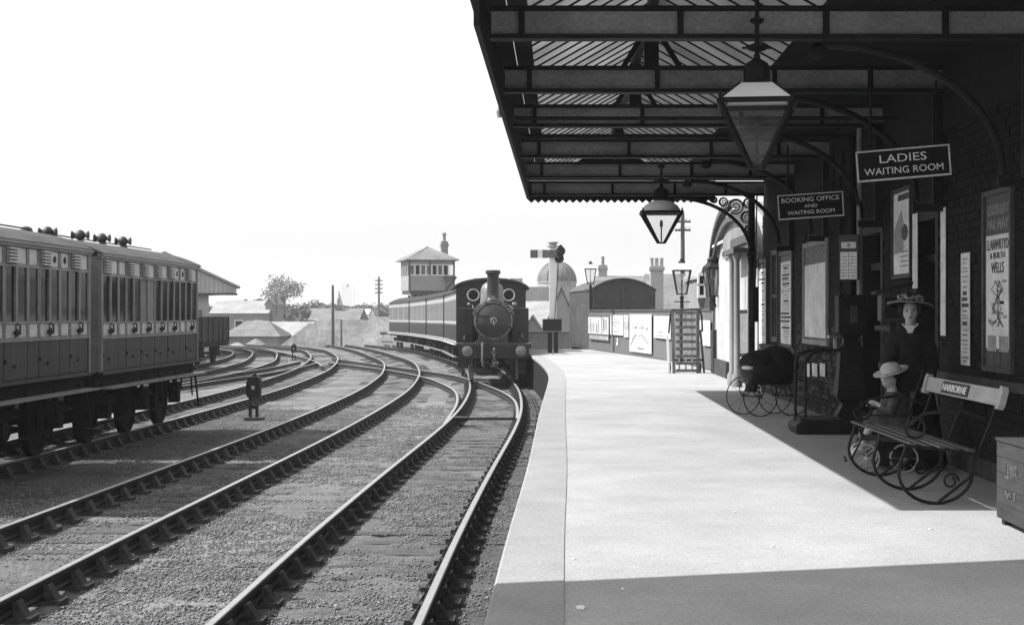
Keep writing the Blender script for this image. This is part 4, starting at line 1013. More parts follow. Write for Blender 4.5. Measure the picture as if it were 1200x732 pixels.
def child_and_pushchair():
    Y = 14.0; sx = X(1040, Y)
    r = thing('pushchair', 'low wire-wheeled pushchair behind the far end of the bench, with a child in it', 'pushchair', (X(1036, Y), Y, P), radians(-8))
    for s in (-.17, .17):
        for x in (-.17, .16): obj('wheel', wheel_mb((x, s, .125), .118, 'y', .009, 8), M['steel'], r, smooth=True)
    obj('axle', MB().cyl((-.17,-.19,.125),(-.17,.19,.125),.009,8).cyl((.16,-.19,.125),(.16,.19,.125),.009,8), M['iron'], r)
    obj('seat', MB().prism([(-.22,.28),(.17,.26),(.27,.70),(.24,.70),(.15,.31),(-.22,.33)], -.17, .17), M['frame'], r, bevel=.008)
    obj('side_frame', MB().tube([(-.30,-.18,.10),(-.2,-.18,.3),(-.2,-.18,.5),(.2,-.18,.5),(.32,-.18,.88)], .010, 6).tube([(-.30,.18,.10),(-.2,.18,.3),(-.2,.18,.5),(.2,.18,.5),(.32,.18,.88)], .010, 6).cyl((.32,-.18,.88),(.32,.18,.88),.012,8).tube([(-.17,-.17,.125),(.0,-.17,.27),(.16,-.17,.125)], .008, 6).tube([(-.17,.17,.125),(.0,.17,.27),(.16,.17,.125)], .008, 6).cyl((-.34,-.18,.10),(-.34,.18,.10),.012,8), M['iron'], r, smooth=True)
    c = thing('person', 'small child in a broad pale straw hat seated in the pushchair', 'person', (X(1044, Y), Y-.02, P+.30), radians(-8))
    hz = Z(440, Y)-P-.30
    b, R = head_mb(Vector((-.02,-.01,hz-.03)), .82, radians(-52), radians(24))
    b.tube([(.02,.0,hz-.17),(0,0,hz-.09)], [.04,.042], 10)
    b.rings([(.04,0,.03,.11,.11),(.04,0,.12,.11,.10),(.03,0,.25,.105,.085),(.03,0,hz-.20,.10,.08),(.02,0,hz-.145,.045,.045)], 18)
    for s in (-1, 1):
        b.tube([(.04,s*.06,.07),(-.18,s*.07,.10),(-.26,s*.07,-.10)], [.06,.045,.032], 10); b.ell((-.29,s*.07,-.13), (.07,.03,.03), 10, 8)
    arms = [[(.03,-.10,hz-.18),(-.02,-.16,hz-.31),(-.13,-.10,hz-.24)], [(.03,.10,hz-.18),(-.01,.15,hz-.31),(-.13,.03,hz-.26)]]
    for a in arms: b.tube(a, [.033,.028,.02], 8)
    hand(b, arms[0][2], (-.8,.2,.25), (0,.6,-.5), .75, .7); hand(b, arms[1][2], (-.9,-.2,.2), (0,-.6,-.5), .75, .7)
    obj('body', b, M['skin'], c, remesh=.006)
    face_parts(c, R, .78)
    d = MB().rings([(.04,0,.0,.17,.15),(.04,0,.10,.155,.135),(.035,0,.24,.135,.115),(.03,0,hz-.20,.125,.10),(.02,0,hz-.14,.06,.06)], 24)
    d.tube([(.0,0,.10),(-.12,0,.12),(-.22,0,.08)], [.13,.13,.10], 12)
    for a in arms: d.tube([a[0], a[1], (Vector(a[1])*.3+Vector(a[2])*.7)], [.052,.05,.034], 10)
    obj('coat', d, M['coat'], c, remesh=.010)
    h = MB().ell((-.0,.015,hz-.0), (.073,.075,.078), 14, 10); obj('hair', h, M['hair'], c, smooth=True)
    T = Matrix.Translation((.0,.0,hz+.025)) @ Matrix.Rotation(radians(-16), 4, 'Y') @ Matrix.Rotation(radians(10), 4, 'X')
    n = 32; vs = []
    for R0, z in ((.158,.012),(.160,.022),(.145,.016),(.098,.002),(.090,.012),(.086,.06),(.062,.088),(.0,.098)):
        vs += [(R0*cos(2*pi*k/n), R0*sin(2*pi*k/n), z) for k in range(n)]
    ho = obj('straw_hat', MB().add(vs, [(i*n+k, i*n+(k+1) % n, (i+1)*n+(k+1) % n, (i+1)*n+k) for i in range(7) for k in range(n)]).xf(T), M['straw'], c, smooth=2)
    ho.modifiers.new('thick', 'SOLIDIFY').thickness = .005
    obj('hat_band', MB().ring((0,0,.016), .092, .006, 'z', 28, 5).xf(T), M['inkgrey'], c)
child_and_pushchair()

# ================================================================== STANDING CARRIAGES on the left (side seen is local +x)
def arc_roof(hw, ze, rise, n=12, over=.05):
    pts = []
    for k in range(n+1):
        t = -1+2*k/n; pts.append((t*(hw+over), ze+rise*(1-abs(t)**2.2)))
    return pts
def wheelset(name, y, R, gauge, root, m=None):
    w_ = MB()
    for s in (-1, 1):
        x = s*gauge
        w_.lathe([(.05,-.05),(.09,-.06),(.09,-.02),(R*.80,-.015),(R*.82,-.05),(R+.0,-.05),(R,.05),(R+.028,.055),(R+.028,.075),(R*.82,.075),(R*.80,.02),(.09,.02),(.09,.05),(.05,.05)] if s < 0 else
                 [(.05,-.05),(.09,-.05),(.09,-.02),(R*.80,-.02),(R*.82,-.075),(R+.028,-.075),(R+.028,-.055),(R,-.05),(R,.05),(R*.82,.05),(R*.80,.015),(.09,.02),(.09,.06),(.05,.05)], (x, y, R), 28, 'x')
    w_.cyl((-gauge, y, R), (gauge, y, R), .065, 10)
    return obj(name, w_, m or M['coach_dark'], root, smooth=True)
def carriage(label, Y0, Lc, units, lampset):
    """Y0 near end; units listed from near to far: q quarterlight, Q quarterlight with ventilator hole, d door, b blinded light, D blinded door"""
    hw = 1.29; ze = 3.17
    r = thing('railway_carriage', label, 'carriage', (-8.765, Y0, zg(Y0+3)), 0, 'panelled carriages standing on the left')
    z0, zw = 1.22, 1.80
    obj('body', MB().box(-hw+.02, .02, z0, hw-.05, Lc-.02, ze-.005), M['coach_frame'], r)
    # roof, cornice
    ar = arc_roof(hw, ze, .30); inner = [(x*.985, z-.03) for x, z in ar][::-1]
    obj('roof', MB().prism(ar+inner, -.06, Lc+.06), M['coach_roof'], r, smooth=True)
    obj('end_panel', MB().prism([(p[0]*.97, p[1]-.035) for p in ar], .0, .018), M['coach_lo'], r)
    obj('end_panel', MB().prism([(p[0]*.97, p[1]-.035) for p in ar], Lc-.018, Lc), M['coach_lo'], r)
    obj('cornice', MB().box(hw-.05, -.05, ze-.05, hw+.045, Lc+.05, ze+.005).box(hw-.049, -.03, ze-.09, hw+.02, Lc+.03, ze-.051), M['coach_frame'], r)
    # end details: step and pipe
    obj('end_ladder', MB().box(-.2,-.06,2.35,.2,-.001,2.38).box(.5,-.07,2.6,.9,-.001,2.64).tube([(1.0,-.05,3.1),(1.0,-.05,1.2)],.018,6), M['iron'], r)
    N = len(units); wu = (Lc-.14)/N
    for i, u in enumerate(units):
        ya = .07+i*wu; yb = ya+wu; door = u in 'dD'; x = hw
        m0, m1 = (ya+.035, yb-.035)
        par = r
        if door:
            # door: own lower panel, mouldings, droplight, ventilator, handle
            par = obj('door', MB().box(x-.049, ya+.008, z0+.03, x-.012, yb-.008, zw), M['coach_lo'], r, bevel=.006)
            obj('droplight_frame', MB().box(x-.049,ya+.01,zw+.001,x+.0,ya+.04,ze-.10).box(x-.049,yb-.04,zw+.001,x+.0,yb-.01,ze-.10).box(x-.049,ya+.041,zw+.001,x+.004,yb-.041,zw+.03).box(x-.049,ya+.041,2.02,x+.004,yb-.041,2.05).box(x-.049,ya+.041,2.80,x+.0,yb-.041,2.84), M['coach_frame'], par)
            obj('waist_panel', MB().box(x-.049, ya+.041, zw+.031, x-.012, yb-.041, 2.019), M['coach_hi'], par, bevel=.004)
            v = MB().box(x-.03, ya+.045, 2.845, x+.012, yb-.045, 3.07)
            obj('ventilator_back', v, M['coach_frame'], par)
            lv = MB()
            for k in range(5): lv.bar((x+.03, ya+.05, 2.865+k*.045), (x+.03, yb-.05, 2.865+k*.045), .05, .02, (1,0,.0) if False else (0,0,1))
            obj('ventilator_louvre', lv, M['coach_hi'], par)
            obj('grab_handle', MB().tube([(x-.01, yb-.02, 1.86),(x+.05, yb-.02, 1.88),(x+.05, yb-.02, 2.0),(x-.01, yb-.02, 2.02)], .014, 6).ring((x+.035, yb-.10, 1.90), .045, .012, 'x', 14, 5).cyl((x-.01, yb-.10, 1.90),(x+.04, yb-.10, 1.90),.02,8), M['iron'], par)
            obj('hinge', MB().box(x-.012, ya+.01, 1.48, x+.015, ya+.05, 1.53).box(x-.012, yb-.12, 1.42, x+.01, yb-.02, 1.46), M['iron'], par)
        else:
            par = obj('side_panel', MB().box(x-.049, ya+.004, z0+.03, x-.016, yb-.004, zw), M['coach_lo'], r, bevel=.006)
            obj('window_frame', MB().box(x-.049,ya+.004,zw+.001,x-.004,ya+.05,ze-.10).box(x-.049,yb-.05,zw+.001,x-.004,yb-.004,ze-.10).box(x-.049,ya+.051,zw+.001,x-.0,yb-.051,zw+.03).box(x-.049,ya+.051,2.02,x-.0,yb-.051,2.05).box(x-.049,ya+.051,2.80,x-.004,yb-.051,2.84), M['coach_frame'], par)
            obj('waist_panel', MB().box(x-.049, ya+.051, zw+.031, x-.016, yb-.051, 2.019), M['coach_hi'], par, bevel=.004)
            obj('top_light', MB().box(x-.049, ya+.055, 2.845, x-.018, yb-.055, 3.07), M['coach_hi'], par, bevel=.004)
            if u == 'Q': obj('ventilator_hole', MB().lathe([(.02,0),(.05,.0),(.05,.014),(.02,.014)], (x-.018, (ya+yb)/2, 2.955), 14, 'x'), M['iron'], par)
        a = .04 if door else .05
        obj('window_pane', MB().box(x-.040 if door else x-.030, ya+a, 2.05, x-.032 if door else x-.022, yb-a, 2.80), M['blind'] if u in 'bD' else M['pane'], par)
        # vertical beading down the lower panel
    obj('waist_moulding', MB().box(hw-.03, .02, zw-.028, hw+.016, Lc-.02, zw-.0), M['coach_frame'], r)
    obj('corner_post', MB().box(hw-.06, 0, z0, hw+.004, .069, ze-.091).box(hw-.06, Lc-.069, z0, hw+.004, Lc, ze-.091), M['coach_frame'], r)
    # solebar, footboards, hangers
    obj('solebar', MB().box(hw-.22, -.02, .98, hw-.10, Lc+.02, z0-.001).box(-hw+.10, -.02, .98, -hw+.22, Lc+.02, z0-.001).box(-hw+.2,.0,1.0,hw-.2,.08,z0-.002).box(-hw+.2,Lc-.08,1.0,hw-.2,Lc,z0-.002), M['coach_dark'], r)
    obj('side_rail', MB().box(hw-.099, 0, z0-.035, hw+.03, Lc, z0+.015), M['coach_lo'], r, bevel=.004)
    obj('footboard', MB().box(hw-.06, .03, .955, hw+.17, Lc-.03, .985), M['coach_frame'], r)
    fb = MB()
    for k in range(6): y = .3+k*(Lc-.6)/5; fb.bar((hw-.1,y,1.1),(hw-.08,y,.95),.03,.03).bar((hw-.08,y,.96),(hw-.05,y,.52),.025,.025)
    fb.box(-hw-.1,.03,.955,-hw+.1,Lc-.03,.985)
    obj('footboard_bracket', fb, M['coach_dark'], r)
    for y in (1.05, Lc-1.05) if Lc < 6 else (1.0, Lc/2, Lc-1.0):
        wheelset('wheelset', y, .52, .74, r)
        for s in (-1, 1):
            g = MB()
            x = s*.98
            g.prism([(y-.32,1.0),(y-.13,.42),(y+.13,.42),(y+.32,1.0),(y+.22,1.0),(y+.08,.55),(y-.08,.55),(y-.22,1.0)], x-.02, x+.02, 'x')
            g.box(x-.03, y-.11, .42, x+.16, y+.11, .66)
            for k in range(5): g.box(x+.03, y-.52+k*.07, .67+k*.03, x+.13, y+.52-k*.07, .697+k*.03)
            g.bar((x+.08, y-.5, .70), (x+.08, y-.56, .98), .03, .03).bar((x+.08, y+.5, .70), (x+.08, y+.56, .98), .03, .03)
            obj('axle_guard', g, M['coach_dark'], r)
    obj('brake_gear', MB().box(.2,.6,.35,.5,Lc-.6,.42).lathe([(.12,0),(.16,.02),(.16,.5),(.12,.52)], (.2, Lc*.35, .8), 14, 'y').box(-.5,Lc*.55,.5,.7,Lc*.55+.5,.95).bar((.95,.9,.32),(.95,Lc-.9,.36),.03,.03), M['coach_dark'], r)
    for s in (-.86, .86):
        for (y, d) in ((0, -1), (Lc, 1)):
            prof = [(.07,0),(.06,.16),(.03,.17),(.03,.38),(.18,.39),(.17,.43),(.08,.445)] if d > 0 else [(.08,-.445),(.17,-.43),(.18,-.39),(.03,-.38),(.03,-.17),(.06,-.16),(.07,0)]
            obj('buffer', MB().lathe(prof, (s, y, 1.06), 14, 'y'), M['coach_dark'], r, smooth=True)
    obj('end_step', MB().box(hw-.1,Lc+.0,.30,hw+.10,Lc+.30,.33).bar((hw-.05,Lc-.05,.95),(hw-.02,Lc+.1,.33),.03,.03), M['coach_dark'], r)
    # roof: torpedo ventilators, gas lamps
    for kind, y, x in lampset:
        zr = ze+.30*(1-abs(x/(hw+.05))**2.2)
        if kind == 't':
            t = MB().lathe([(.03,0),(.03,.07)], (x, y, zr-.01), 8)
            t.lathe([(.0,-.17),(.08,-.15),(.035,-.09),(.085,-.05),(.10,0),(.085,.05),(.035,.09),(.08,.15),(.0,.17)], (x, y, zr+.14), 12, 'x')
            t.lathe([(.09,0),(.09,.03),(.05,.05)], (x, y, zr), 10)
            obj('torpedo_ventilator', t, M['loco_grey'], r, smooth=True)
        else:
            obj('roof_lamp', MB().lathe([(.13,0),(.13,.03),(.085,.05),(.085,.10),(.11,.11),(.09,.17),(.04,.20),(.0,.205)], (x, y, zr-.01), 14), M['loco_grey'], r, smooth=True)
    obj('gas_pipe', MB().tube([(.35, .1, ze+.32), (.35, Lc-.1, ze+.32)], .012, 5), M['coach_dark'], r)
    return r
LB = 6.82
carriage('six wheeled carriage farther along, its whole side in view with drawn blinds in the middle', 25.65, LB, 'dqqdqDbdqdQQdq', [('t',-.0,-.45),('l',.95,-.25),('t',1.9,-.2),('l',2.4,-.6),('t',3.1,.0),('l',3.9,-.7),('t',4.3,.05),('t',5.55,.1)][1:])
carriage('nearer carriage cut off by the left edge of the picture', 18.3, 6.75, 'qdQQdqqdqqdQQdq'[1:], [('t',4.15,.0),('t',3.2,-.1),('l',5.2,-.1),('t',6.1,-.1),('t',1.2,0)])

# ================================================================== OPEN WAGONS
def wagon(label, Y, cx=-17.05):
    r = thing('open_wagon', label, 'wagon', (cx, Y, zg(Y)), 0, 'open wagons on the far left siding')
    Lw, hw = 5.6, 1.2; n = 22
    for k in range(n):
        y = k*Lw/n; obj('plank', MB().box(hw-.05, y+.012, 1.08, hw+random.uniform(-.006,.006), y+Lw/n-.012, 2.15), M['wagonwood'], r)
    for k in range(9):
        x = -hw+.05+k*(2*hw-.1)/9
        for y in (0, Lw-.04): obj('plank', MB().box(x+.008, y, 1.08, x+(2*hw-.1)/9-.008, y+.04, 2.15), M['wagonwood'], r)
    obj('far_side', MB().box(-hw, 0, 1.08, -hw+.05, Lw, 2.15), M['wagonwood'], r)
    obj('floor', MB().box(-hw+.05, .04, 1.08, hw-.051, Lw-.04, 1.14), M['wagonwood'], r)
    st = MB()
    for y in (.03, 1.3, 2.2, 3.4, 4.3, Lw-.09): st.box(hw+.007, y, .98, hw+.05, y+.08, 2.18)
    obj('iron_strap', st, M['iron'], r); obj('top_rail', MB().box(hw-.06,0,2.151,hw+.02,Lw,2.18), M['coach_roof'], r)
    obj('frame', MB().box(-hw, -.05, .82, hw, Lw+.05, 1.075), M['coach_dark'], r)
    for y in (1.2, 4.4):
        wheelset('wheelset', y, .47, .74, r)
        for s in (-1,1):
            g = MB()
            g.prism([(y-.4,.85),(y-.12,.38),(y+.12,.38),(y+.4,.85)], s*.95-.02, s*.95+.02, 'x').box(s*.95-.1,y-.1,.36,s*.95+.1,y+.1,.60)
            obj('axle_guard', g, M['coach_dark'], r)
    b = MB()
    for s in (-.86,.86): b.lathe([(.06,0),(.03,.1),(.03,.35),(.16,.36),(.12,.42)], (s, Lw+.05, .98), 12, 'y').lathe([(.12,-.42),(.16,-.36),(.03,-.35),(.03,-.1),(.06,0)], (s, -.05, .98), 12, 'y')
    obj('buffer', b, M['coach_dark'], r, smooth=True)
wagon('grey open plank wagon at the far end of its row', 69.5)
wagon('grey open plank wagon half hidden behind the standing carriages', 62.6)
wagon('grey open plank wagon wholly behind the standing carriages', 55.8)

# ================================================================== TRAIN behind the engine
def train_coach(k, pa, pb, label):
    """pa, pb: near and far end of the visible lower-left side, world XY"""
    pa = Vector(pa); pb = Vector(pb); d = pb-pa; Lc = d.length-.10; d.normalize(); ang = atan2(-d.x, d.y); q = Vector((d.y, -d.x))
    hw = 1.3; c = pa+q*hw+d*.05; ym = (pa.y+pb.y)/2
    r = thing('train_carriage', label, 'carriage', (c.x, c.y, zg(pa.y)-.0), ang, 'carriages coupled behind the steam engine')
    tilt = (zg(pb.y)-zg(pa.y))/Lc; r.rotation_euler = (math.atan(tilt), 0, ang)
    ze = 3.2; x = -hw
    obj('body', MB().box(-hw+.03, 0, 1.15, hw, Lc, ze), M['coach_frame'], r)
    ar = arc_roof(hw, ze, .42, 12, .06); obj('roof', MB().prism(ar, -.04, Lc+.04), M['darkwood'], r, smooth=True)
    n = 22; wu = (Lc-.2)/n
    pane = MB().box(-.012,-wu/2+.11,2.02,.0,wu/2-.11,2.86).mesh('window_pane'); pane.materials.append(M['pane'])
    hi = MB().box(-.015,-wu/2+.02,1.89,-.0,wu/2-.02,1.99).box(-.015,-wu/2+.03,2.90,0,wu/2-.03,3.06).box(-.02,-wu/2+.02,1.991,0,-wu/2+.10,2.899).box(-.02,wu/2-.10,1.991,0,wu/2-.02,2.899).mesh('upper_panel'); hi.materials.append(M['whitewall'] if False else M['traincream'])
    lo = MB().box(-.015,-wu/2+.012,1.18,0,wu/2-.012,1.84).mesh('lower_panel'); lo.materials.append(M['coach_lo'])
    for i in range(n):
        y = .1+(i+.5)*wu
        for nm, me in (('upper_panel', hi), ('window_pane', pane), ('lower_panel', lo)):
            if nm == 'window_pane' and i % 6 == 5: continue
            o = bpy.data.objects.new(nm, me); C.objects.link(o); o.parent = r; o.location = (x+.03, y, 0)
    obj('end_gangway', MB().box(-hw+.02,-.02,1.0,hw-.02,-.001,3.3).box(-hw-.015,-.03,1.0,-hw+.06,.10,3.25), M['coach_dark'], r)
    obj('footboard', MB().box(-hw-.14,.05,1.03,-hw+.02,Lc-.05,1.07).box(-hw-.02,0,1.12,-hw+.02,Lc,1.16), M['coach_hi'], r)
    obj('footboard', MB().box(-hw-.14,.3,.52,-hw+.02,Lc-.3,.55), M['coach_frame'], r)
    obj('solebar', MB().box(-hw+.12,0,.9,hw-.12,Lc,1.149).box(-.6,Lc*.35,.4,.6,Lc*.55,.9), M['coach_dark'], r)
    for b in (Lc*.16, Lc*.84):
        bg_ = obj('bogie', MB().box(-1.0,b-1.5,.45,-.9,b+1.5,.75).box(.9,b-1.5,.45,1.0,b+1.5,.75).box(-.9,b-.2,.5,.9,b+.2,.85), M['coach_dark'], r)
        for y in (b-1.15, b+1.15): wheelset('wheelset', y, .48, .74, bg_)
    for k2 in range(4):
        obj('torpedo_ventilator', MB().lathe([(.09,-.15),(.03,-.1),(.08,-.05),(.09,0),(.08,.05),(.03,.1),(.09,.15)], (0, Lc*(k2+.5)/4, ze+.50), 10, 'y'), M['loco_grey'], r, smooth=True)
M['traincream'] = mat('train_cream_paint', .31, rough=.45, amt=.12, scale=2.)
ends = [(-4.2,63.6),(-5.72,76.7),(-7.70,89.8),(-9.9,102.6),(-12.6,115.2)]
for k, lab in enumerate(['carriage coupled right behind the engine, cream above and dark below', 'second carriage of the train, between two cream and dark ones', 'third carriage of the train, next to last', 'last carriage of the train, under the signal box']):
    train_coach(k, ends[k], ends[k+1], lab)

# ================================================================== STEAM ENGINE
def engine():
    Yf = 51.2; r = thing('steam_locomotive', 'black tank engine facing the camera with tall chimney and two round cab windows', 'steam engine', (-2.19, Yf, zg(Yf)), radians(3.6))
    LO, GR = M['loco'], M['loco_grey']
    obj('buffer_beam', MB().box(-1.14,0,.80,1.14,.08,1.24), LO, r, bevel=.01)
    obj('running_plate', MB().box(-1.22,.02,1.241,1.22,9.6,1.28).box(-1.2,.081,1.12,-1.16,9.5,1.24).box(1.16,.081,1.12,1.2,9.5,1.24), LO, r)
    for s in (-.865, .865):
        b = obj('buffer', MB().lathe([(.085,-.50),(.165,-.48),(.17,-.45),(.05,-.44),(.05,-.30),(.10,-.29),(.13,-.02),(.16,0)], (s,0,1.05), 18, 'y'), M['steelgrey'], r, smooth=True)
    # smokebox, boiler, door
    obj('smokebox', MB().lathe([(.60,0),(.66,.0),(.665,.04),(.65,.06),(.65,1.1),(.60,1.12),(.60,4.8),(.3,4.81)], (0,.95,2.03), 40, 'y'), LO, r, smooth=True)
    dr = obj('smokebox_door', MB().lathe([(.0,-.13),(.15,-.125),(.35,-.09),(.50,-.045),(.56,-.01),(.57,.02)], (0,.95,2.03), 40, 'y'), GR, r, smooth=True)
    obj('door_rim', MB().ring((0,.945,2.03), .605, .028, 'y', 40, 6), M['steelgrey'], dr, smooth=True)
    obj('door_handle', MB().ring((0,.77,2.03), .095, .012, 'y', 18, 5).cyl((0,.86,2.03),(0,.74,2.03),.02,8).tube([(0,.78,2.03),(.02,.76,1.86)],.012,6).tube([(0,.76,2.03),(-.09,.75,2.10)],.012,6), M['steel'], dr, smooth=True)
    obj('door_hinge', MB().box(-.52,.83,2.16,.1,.86,2.20).box(-.52,.83,1.86,.1,.86,1.90), LO, dr)
    dts = MB()
    for k in range(8): a = pi/8+2*pi*k/8; dts.box(.60*cos(a)-.03,.90,2.03+.60*sin(a)-.03,.60*cos(a)+.03,.94,2.03+.60*sin(a)+.03)
    obj('door_dog', dts, LO, dr)
    obj('smokebox_saddle', MB().prism([(-.60,1.281),(.60,1.281),(.50,1.36),(.46,1.62),(-.46,1.62),(-.50,1.36)], .93, 2.0), GR, r)
    obj('cylinder_cover', MB().prism([(-.50,.86),(.50,.86),(.50,1.23),(-.50,1.23)], .082, .12).box(-.95,.9,.55,-.55,1.7,.95).box(.55,.9,.55,.95,1.7,.95), LO, r)
    obj('chimney', MB().lathe([(.34,0),(.27,.06),(.225,.16),(.205,.3),(.195,.85),(.20,.92),(.25,.95),(.255,1.0),(.235,1.06),(.20,1.065),(.19,1.0)], (0,1.5,2.64), 28), LO, r, smooth=True)
    obj('headlamp', MB().box(-.06,.96,2.66,.06,1.10,2.84).lathe([(.05,-.03),(.055,0)], (0,.96,2.76), 12, 'y'), M['steelgrey'], r)
    obj('steam_dome', MB().lathe([(.42,0),(.40,.12),(.39,.52),(.33,.68),(.2,.78),(.0,.81)], (0,3.3,2.55), 28), M['steelgrey'], r, smooth=True)
    # side tanks and cab
    for s in (-1, 1):
        x0, x1 = (s*.66, s*1.24)
        obj('side_tank', MB().box(x0,2.7,1.282,x1,5.40,2.45), LO, r, bevel=.02)
    cp = [(-1.25,1.282),(1.25,1.282),(1.25,3.10)]+[(1.25*cos(t), 3.10+.36*sin(t)) for t in [pi*k/16 for k in range(1,16)]]+[(-1.25,3.10)]
    obj('cab_front', MB().prism(cp, 5.41, 5.44), LO, r)
    for s in (-1, 1):
        w_ = obj('cab_window', MB().ring((s*.635,5.395,2.92), .205, .030, 'y', 28, 8), M['steelbright'], r, smooth=True)
        obj('window_glass', MB().lathe([(.19,0),(.19,.012)], (s*.635,5.392,2.92), 24, 'y'), M['pane'], w_)
    rf = [(1.36*cos(t), 3.11+.40*sin(t)) for t in [pi*k/20 for k in range(21)]]; rf2 = [(1.31*cos(t), 3.10+.355*sin(t)) for t in [pi*k/20 for k in range(20,-1,-1)]]
    obj('cab_roof', MB().prism(rf+rf2, 5.22, 8.1), GR, r, smooth=True)
    obj('roof_rib', MB().tube([(1.365*cos(t), 5.3, 3.115+.405*sin(t)) for t in [pi*k/20 for k in range(21)]], .02, 6), LO, r)
    obj('safety_valve', MB().lathe([(.05,0),(.06,.10),(.02,.14)], (.55,6.0,3.40), 10).lathe([(.05,0),(.06,.10),(.02,.14)], (-.55,6.0,3.40), 10), LO, r)
    obj('cab_side', MB().box(-1.25,5.45,1.282,-1.22,6.1,3.10).box(1.22,5.45,1.282,1.25,6.1,3.10).box(-1.25,6.101,1.282,-1.22,6.9,2.3).box(1.22,6.101,1.282,1.25,6.9,2.3).box(-1.25,6.901,1.282,-1.22,8.0,3.10).box(1.22,6.901,1.282,1.25,8.0,3.10).box(-1.22,7.97,1.282,1.22,8.0,3.1), LO, r)
    obj('bunker', MB().box(-1.24,8.01,1.282,1.24,9.55,2.6), LO, r, bevel=.02)
    obj('whistle_pipe', MB().ell((.75,2.65,2.57), (.09,.05,.08), 12, 8).ell((-.80,2.65,2.57), (.06,.05,.06), 12, 8).tube([(.66,1.1,2.42),(.66,5.4,2.55)],.018,6).tube([(-.66,1.1,2.42),(-.66,5.4,2.55)],.018,6), M['steelgrey'], r, smooth=True)
    # front plate work: hoses, hooks, guard irons
    obj('vacuum_hose', MB().tube([(-.38,-.03,1.20),(-.38,-.10,1.30),(-.38,-.14,1.20),(-.38,-.12,.85),(-.38,-.12,.62),(-.35,-.12,.55)], .035, 8), M['steelgrey'], r, smooth=True)
    obj('lamp_iron', MB().bar((-.12,-.01,1.24),(-.12,-.01,1.62),.05,.02).bar((-.72,-.01,1.24),(-.05,-.01,1.30),.03,.02).bar((.85,-.01,1.28),(.85,-.01,1.42),.04,.02), GR, r)
    ch = MB().tube([(0,-.02,1.04),(0,-.16,1.04),(0,-.20,1.10),(0,-.14,1.13)], .028, 8)
    for k in range(4): ch.ring((0,-.14,.98-k*.12), .055, .016, 'x' if k % 2 else 'y', 14, 5)
    ch.bar((-.13,-.14,.56),(.13,-.14,.56),.04,.04)
    obj('coupling_chain', ch, M['steelgrey'], r, smooth=True)
    rv = MB()
    for k in range(19): rv.ell((-1.08+k*.12,-.004,1.20),(.012,.008,.012),6,4).ell((-1.08+k*.12,-.004,.84),(.012,.008,.012),6,4)
    for k in range(36): a_ = 2*pi*k/36; rv.ell((.635*cos(a_),.948,2.03+.635*sin(a_)),(.010,.008,.010),6,4)
    for s in (-1,1):
        for k in range(10): rv.ell((s*.72,2.69,1.36+k*.11),(.01,.006,.01),6,4).ell((s*1.18,2.69,1.36+k*.11),(.01,.006,.01),6,4)
    tag(obj('rivets', rv, LO, r), kind='stuff')
    obj('handrail_front', MB().tube([(.70*cos(t),.93,2.03+.70*sin(t)) for t in [radians(15)+radians(150)*k/16 for k in range(17)]],.014,6), M['steelgrey'], r, smooth=True)
    obj('feed_pipe', MB().tube([(.95,.75,1.3),(.95,.6,1.45),(.95,1.4,1.6),(.9,2.7,1.6)],.03,6), LO, r, smooth=True); obj('feed_pipe', MB().tube([(-.95,.75,1.3),(-.95,.6,1.40),(-.95,1.4,1.5),(-.9,2.7,1.5)],.03,6), LO, r, smooth=True)
    obj('guard_iron', MB().bar((-.74,.1,.80),(-.74,-.05,.12),.10,.03,(0,1,0)).bar((.74,.1,.80),(.74,-.05,.12),.10,.03,(0,1,0)), GR, r)
    obj('frame_plate', MB().box(-.62,.085,.45,-.58,9.4,1.24).box(.58,.085,.45,.62,9.4,1.24), LO, r)
    obj('front_step', MB().box(-1.15,1.9,.45,-.9,2.2,.48).bar((-1.05,2.05,.46),(-1.05,2.05,1.24),.25,.02).box(.9,1.9,.45,1.15,2.2,.48).bar((1.05,2.05,.46),(1.05,2.05,1.24),.25,.02), LO, r)
    wheelset('leading_wheels', 1.3, .52, .74, r, LO); wheelset('driving_wheels', 3.5, .72, .74, r, LO); wheelset('driving_wheels', 5.7, .72, .74, r, LO); wheelset('trailing_wheels', 8.4, .52, .74, r, LO)
    rod = MB().bar((-.86,3.5,.55),(-.86,5.7,.55),.05,.12).bar((.86,3.5,.55),(.86,5.7,.55),.05,.12).bar((-.90,1.4,.75),(-.90,3.5,.5),.05,.10).bar((.90,1.4,.75),(.90,3.5,.5),.05,.10)
    obj('coupling_rod', rod, M['steelgrey'], r)
    obj('brake_block', MB().box(-.8,2.55,.35,-.66,2.70,.85).box(.66,2.55,.35,.8,2.70,.85).tube([(-1.0,.55,.35),(-1.0,.35,.25),(-1.0,.2,.6)],.03,6).box(.82,.3,.3,1.05,.6,.62), LO, r)
M['steelgrey'] = mat('worn_steel', .17, rough=.45, metal=.3, amt=.3, scale=6.)
M['steelbright'] = mat('polished_brass', .55, rough=.35, metal=.7, amt=.2, scale=6.)
engine()

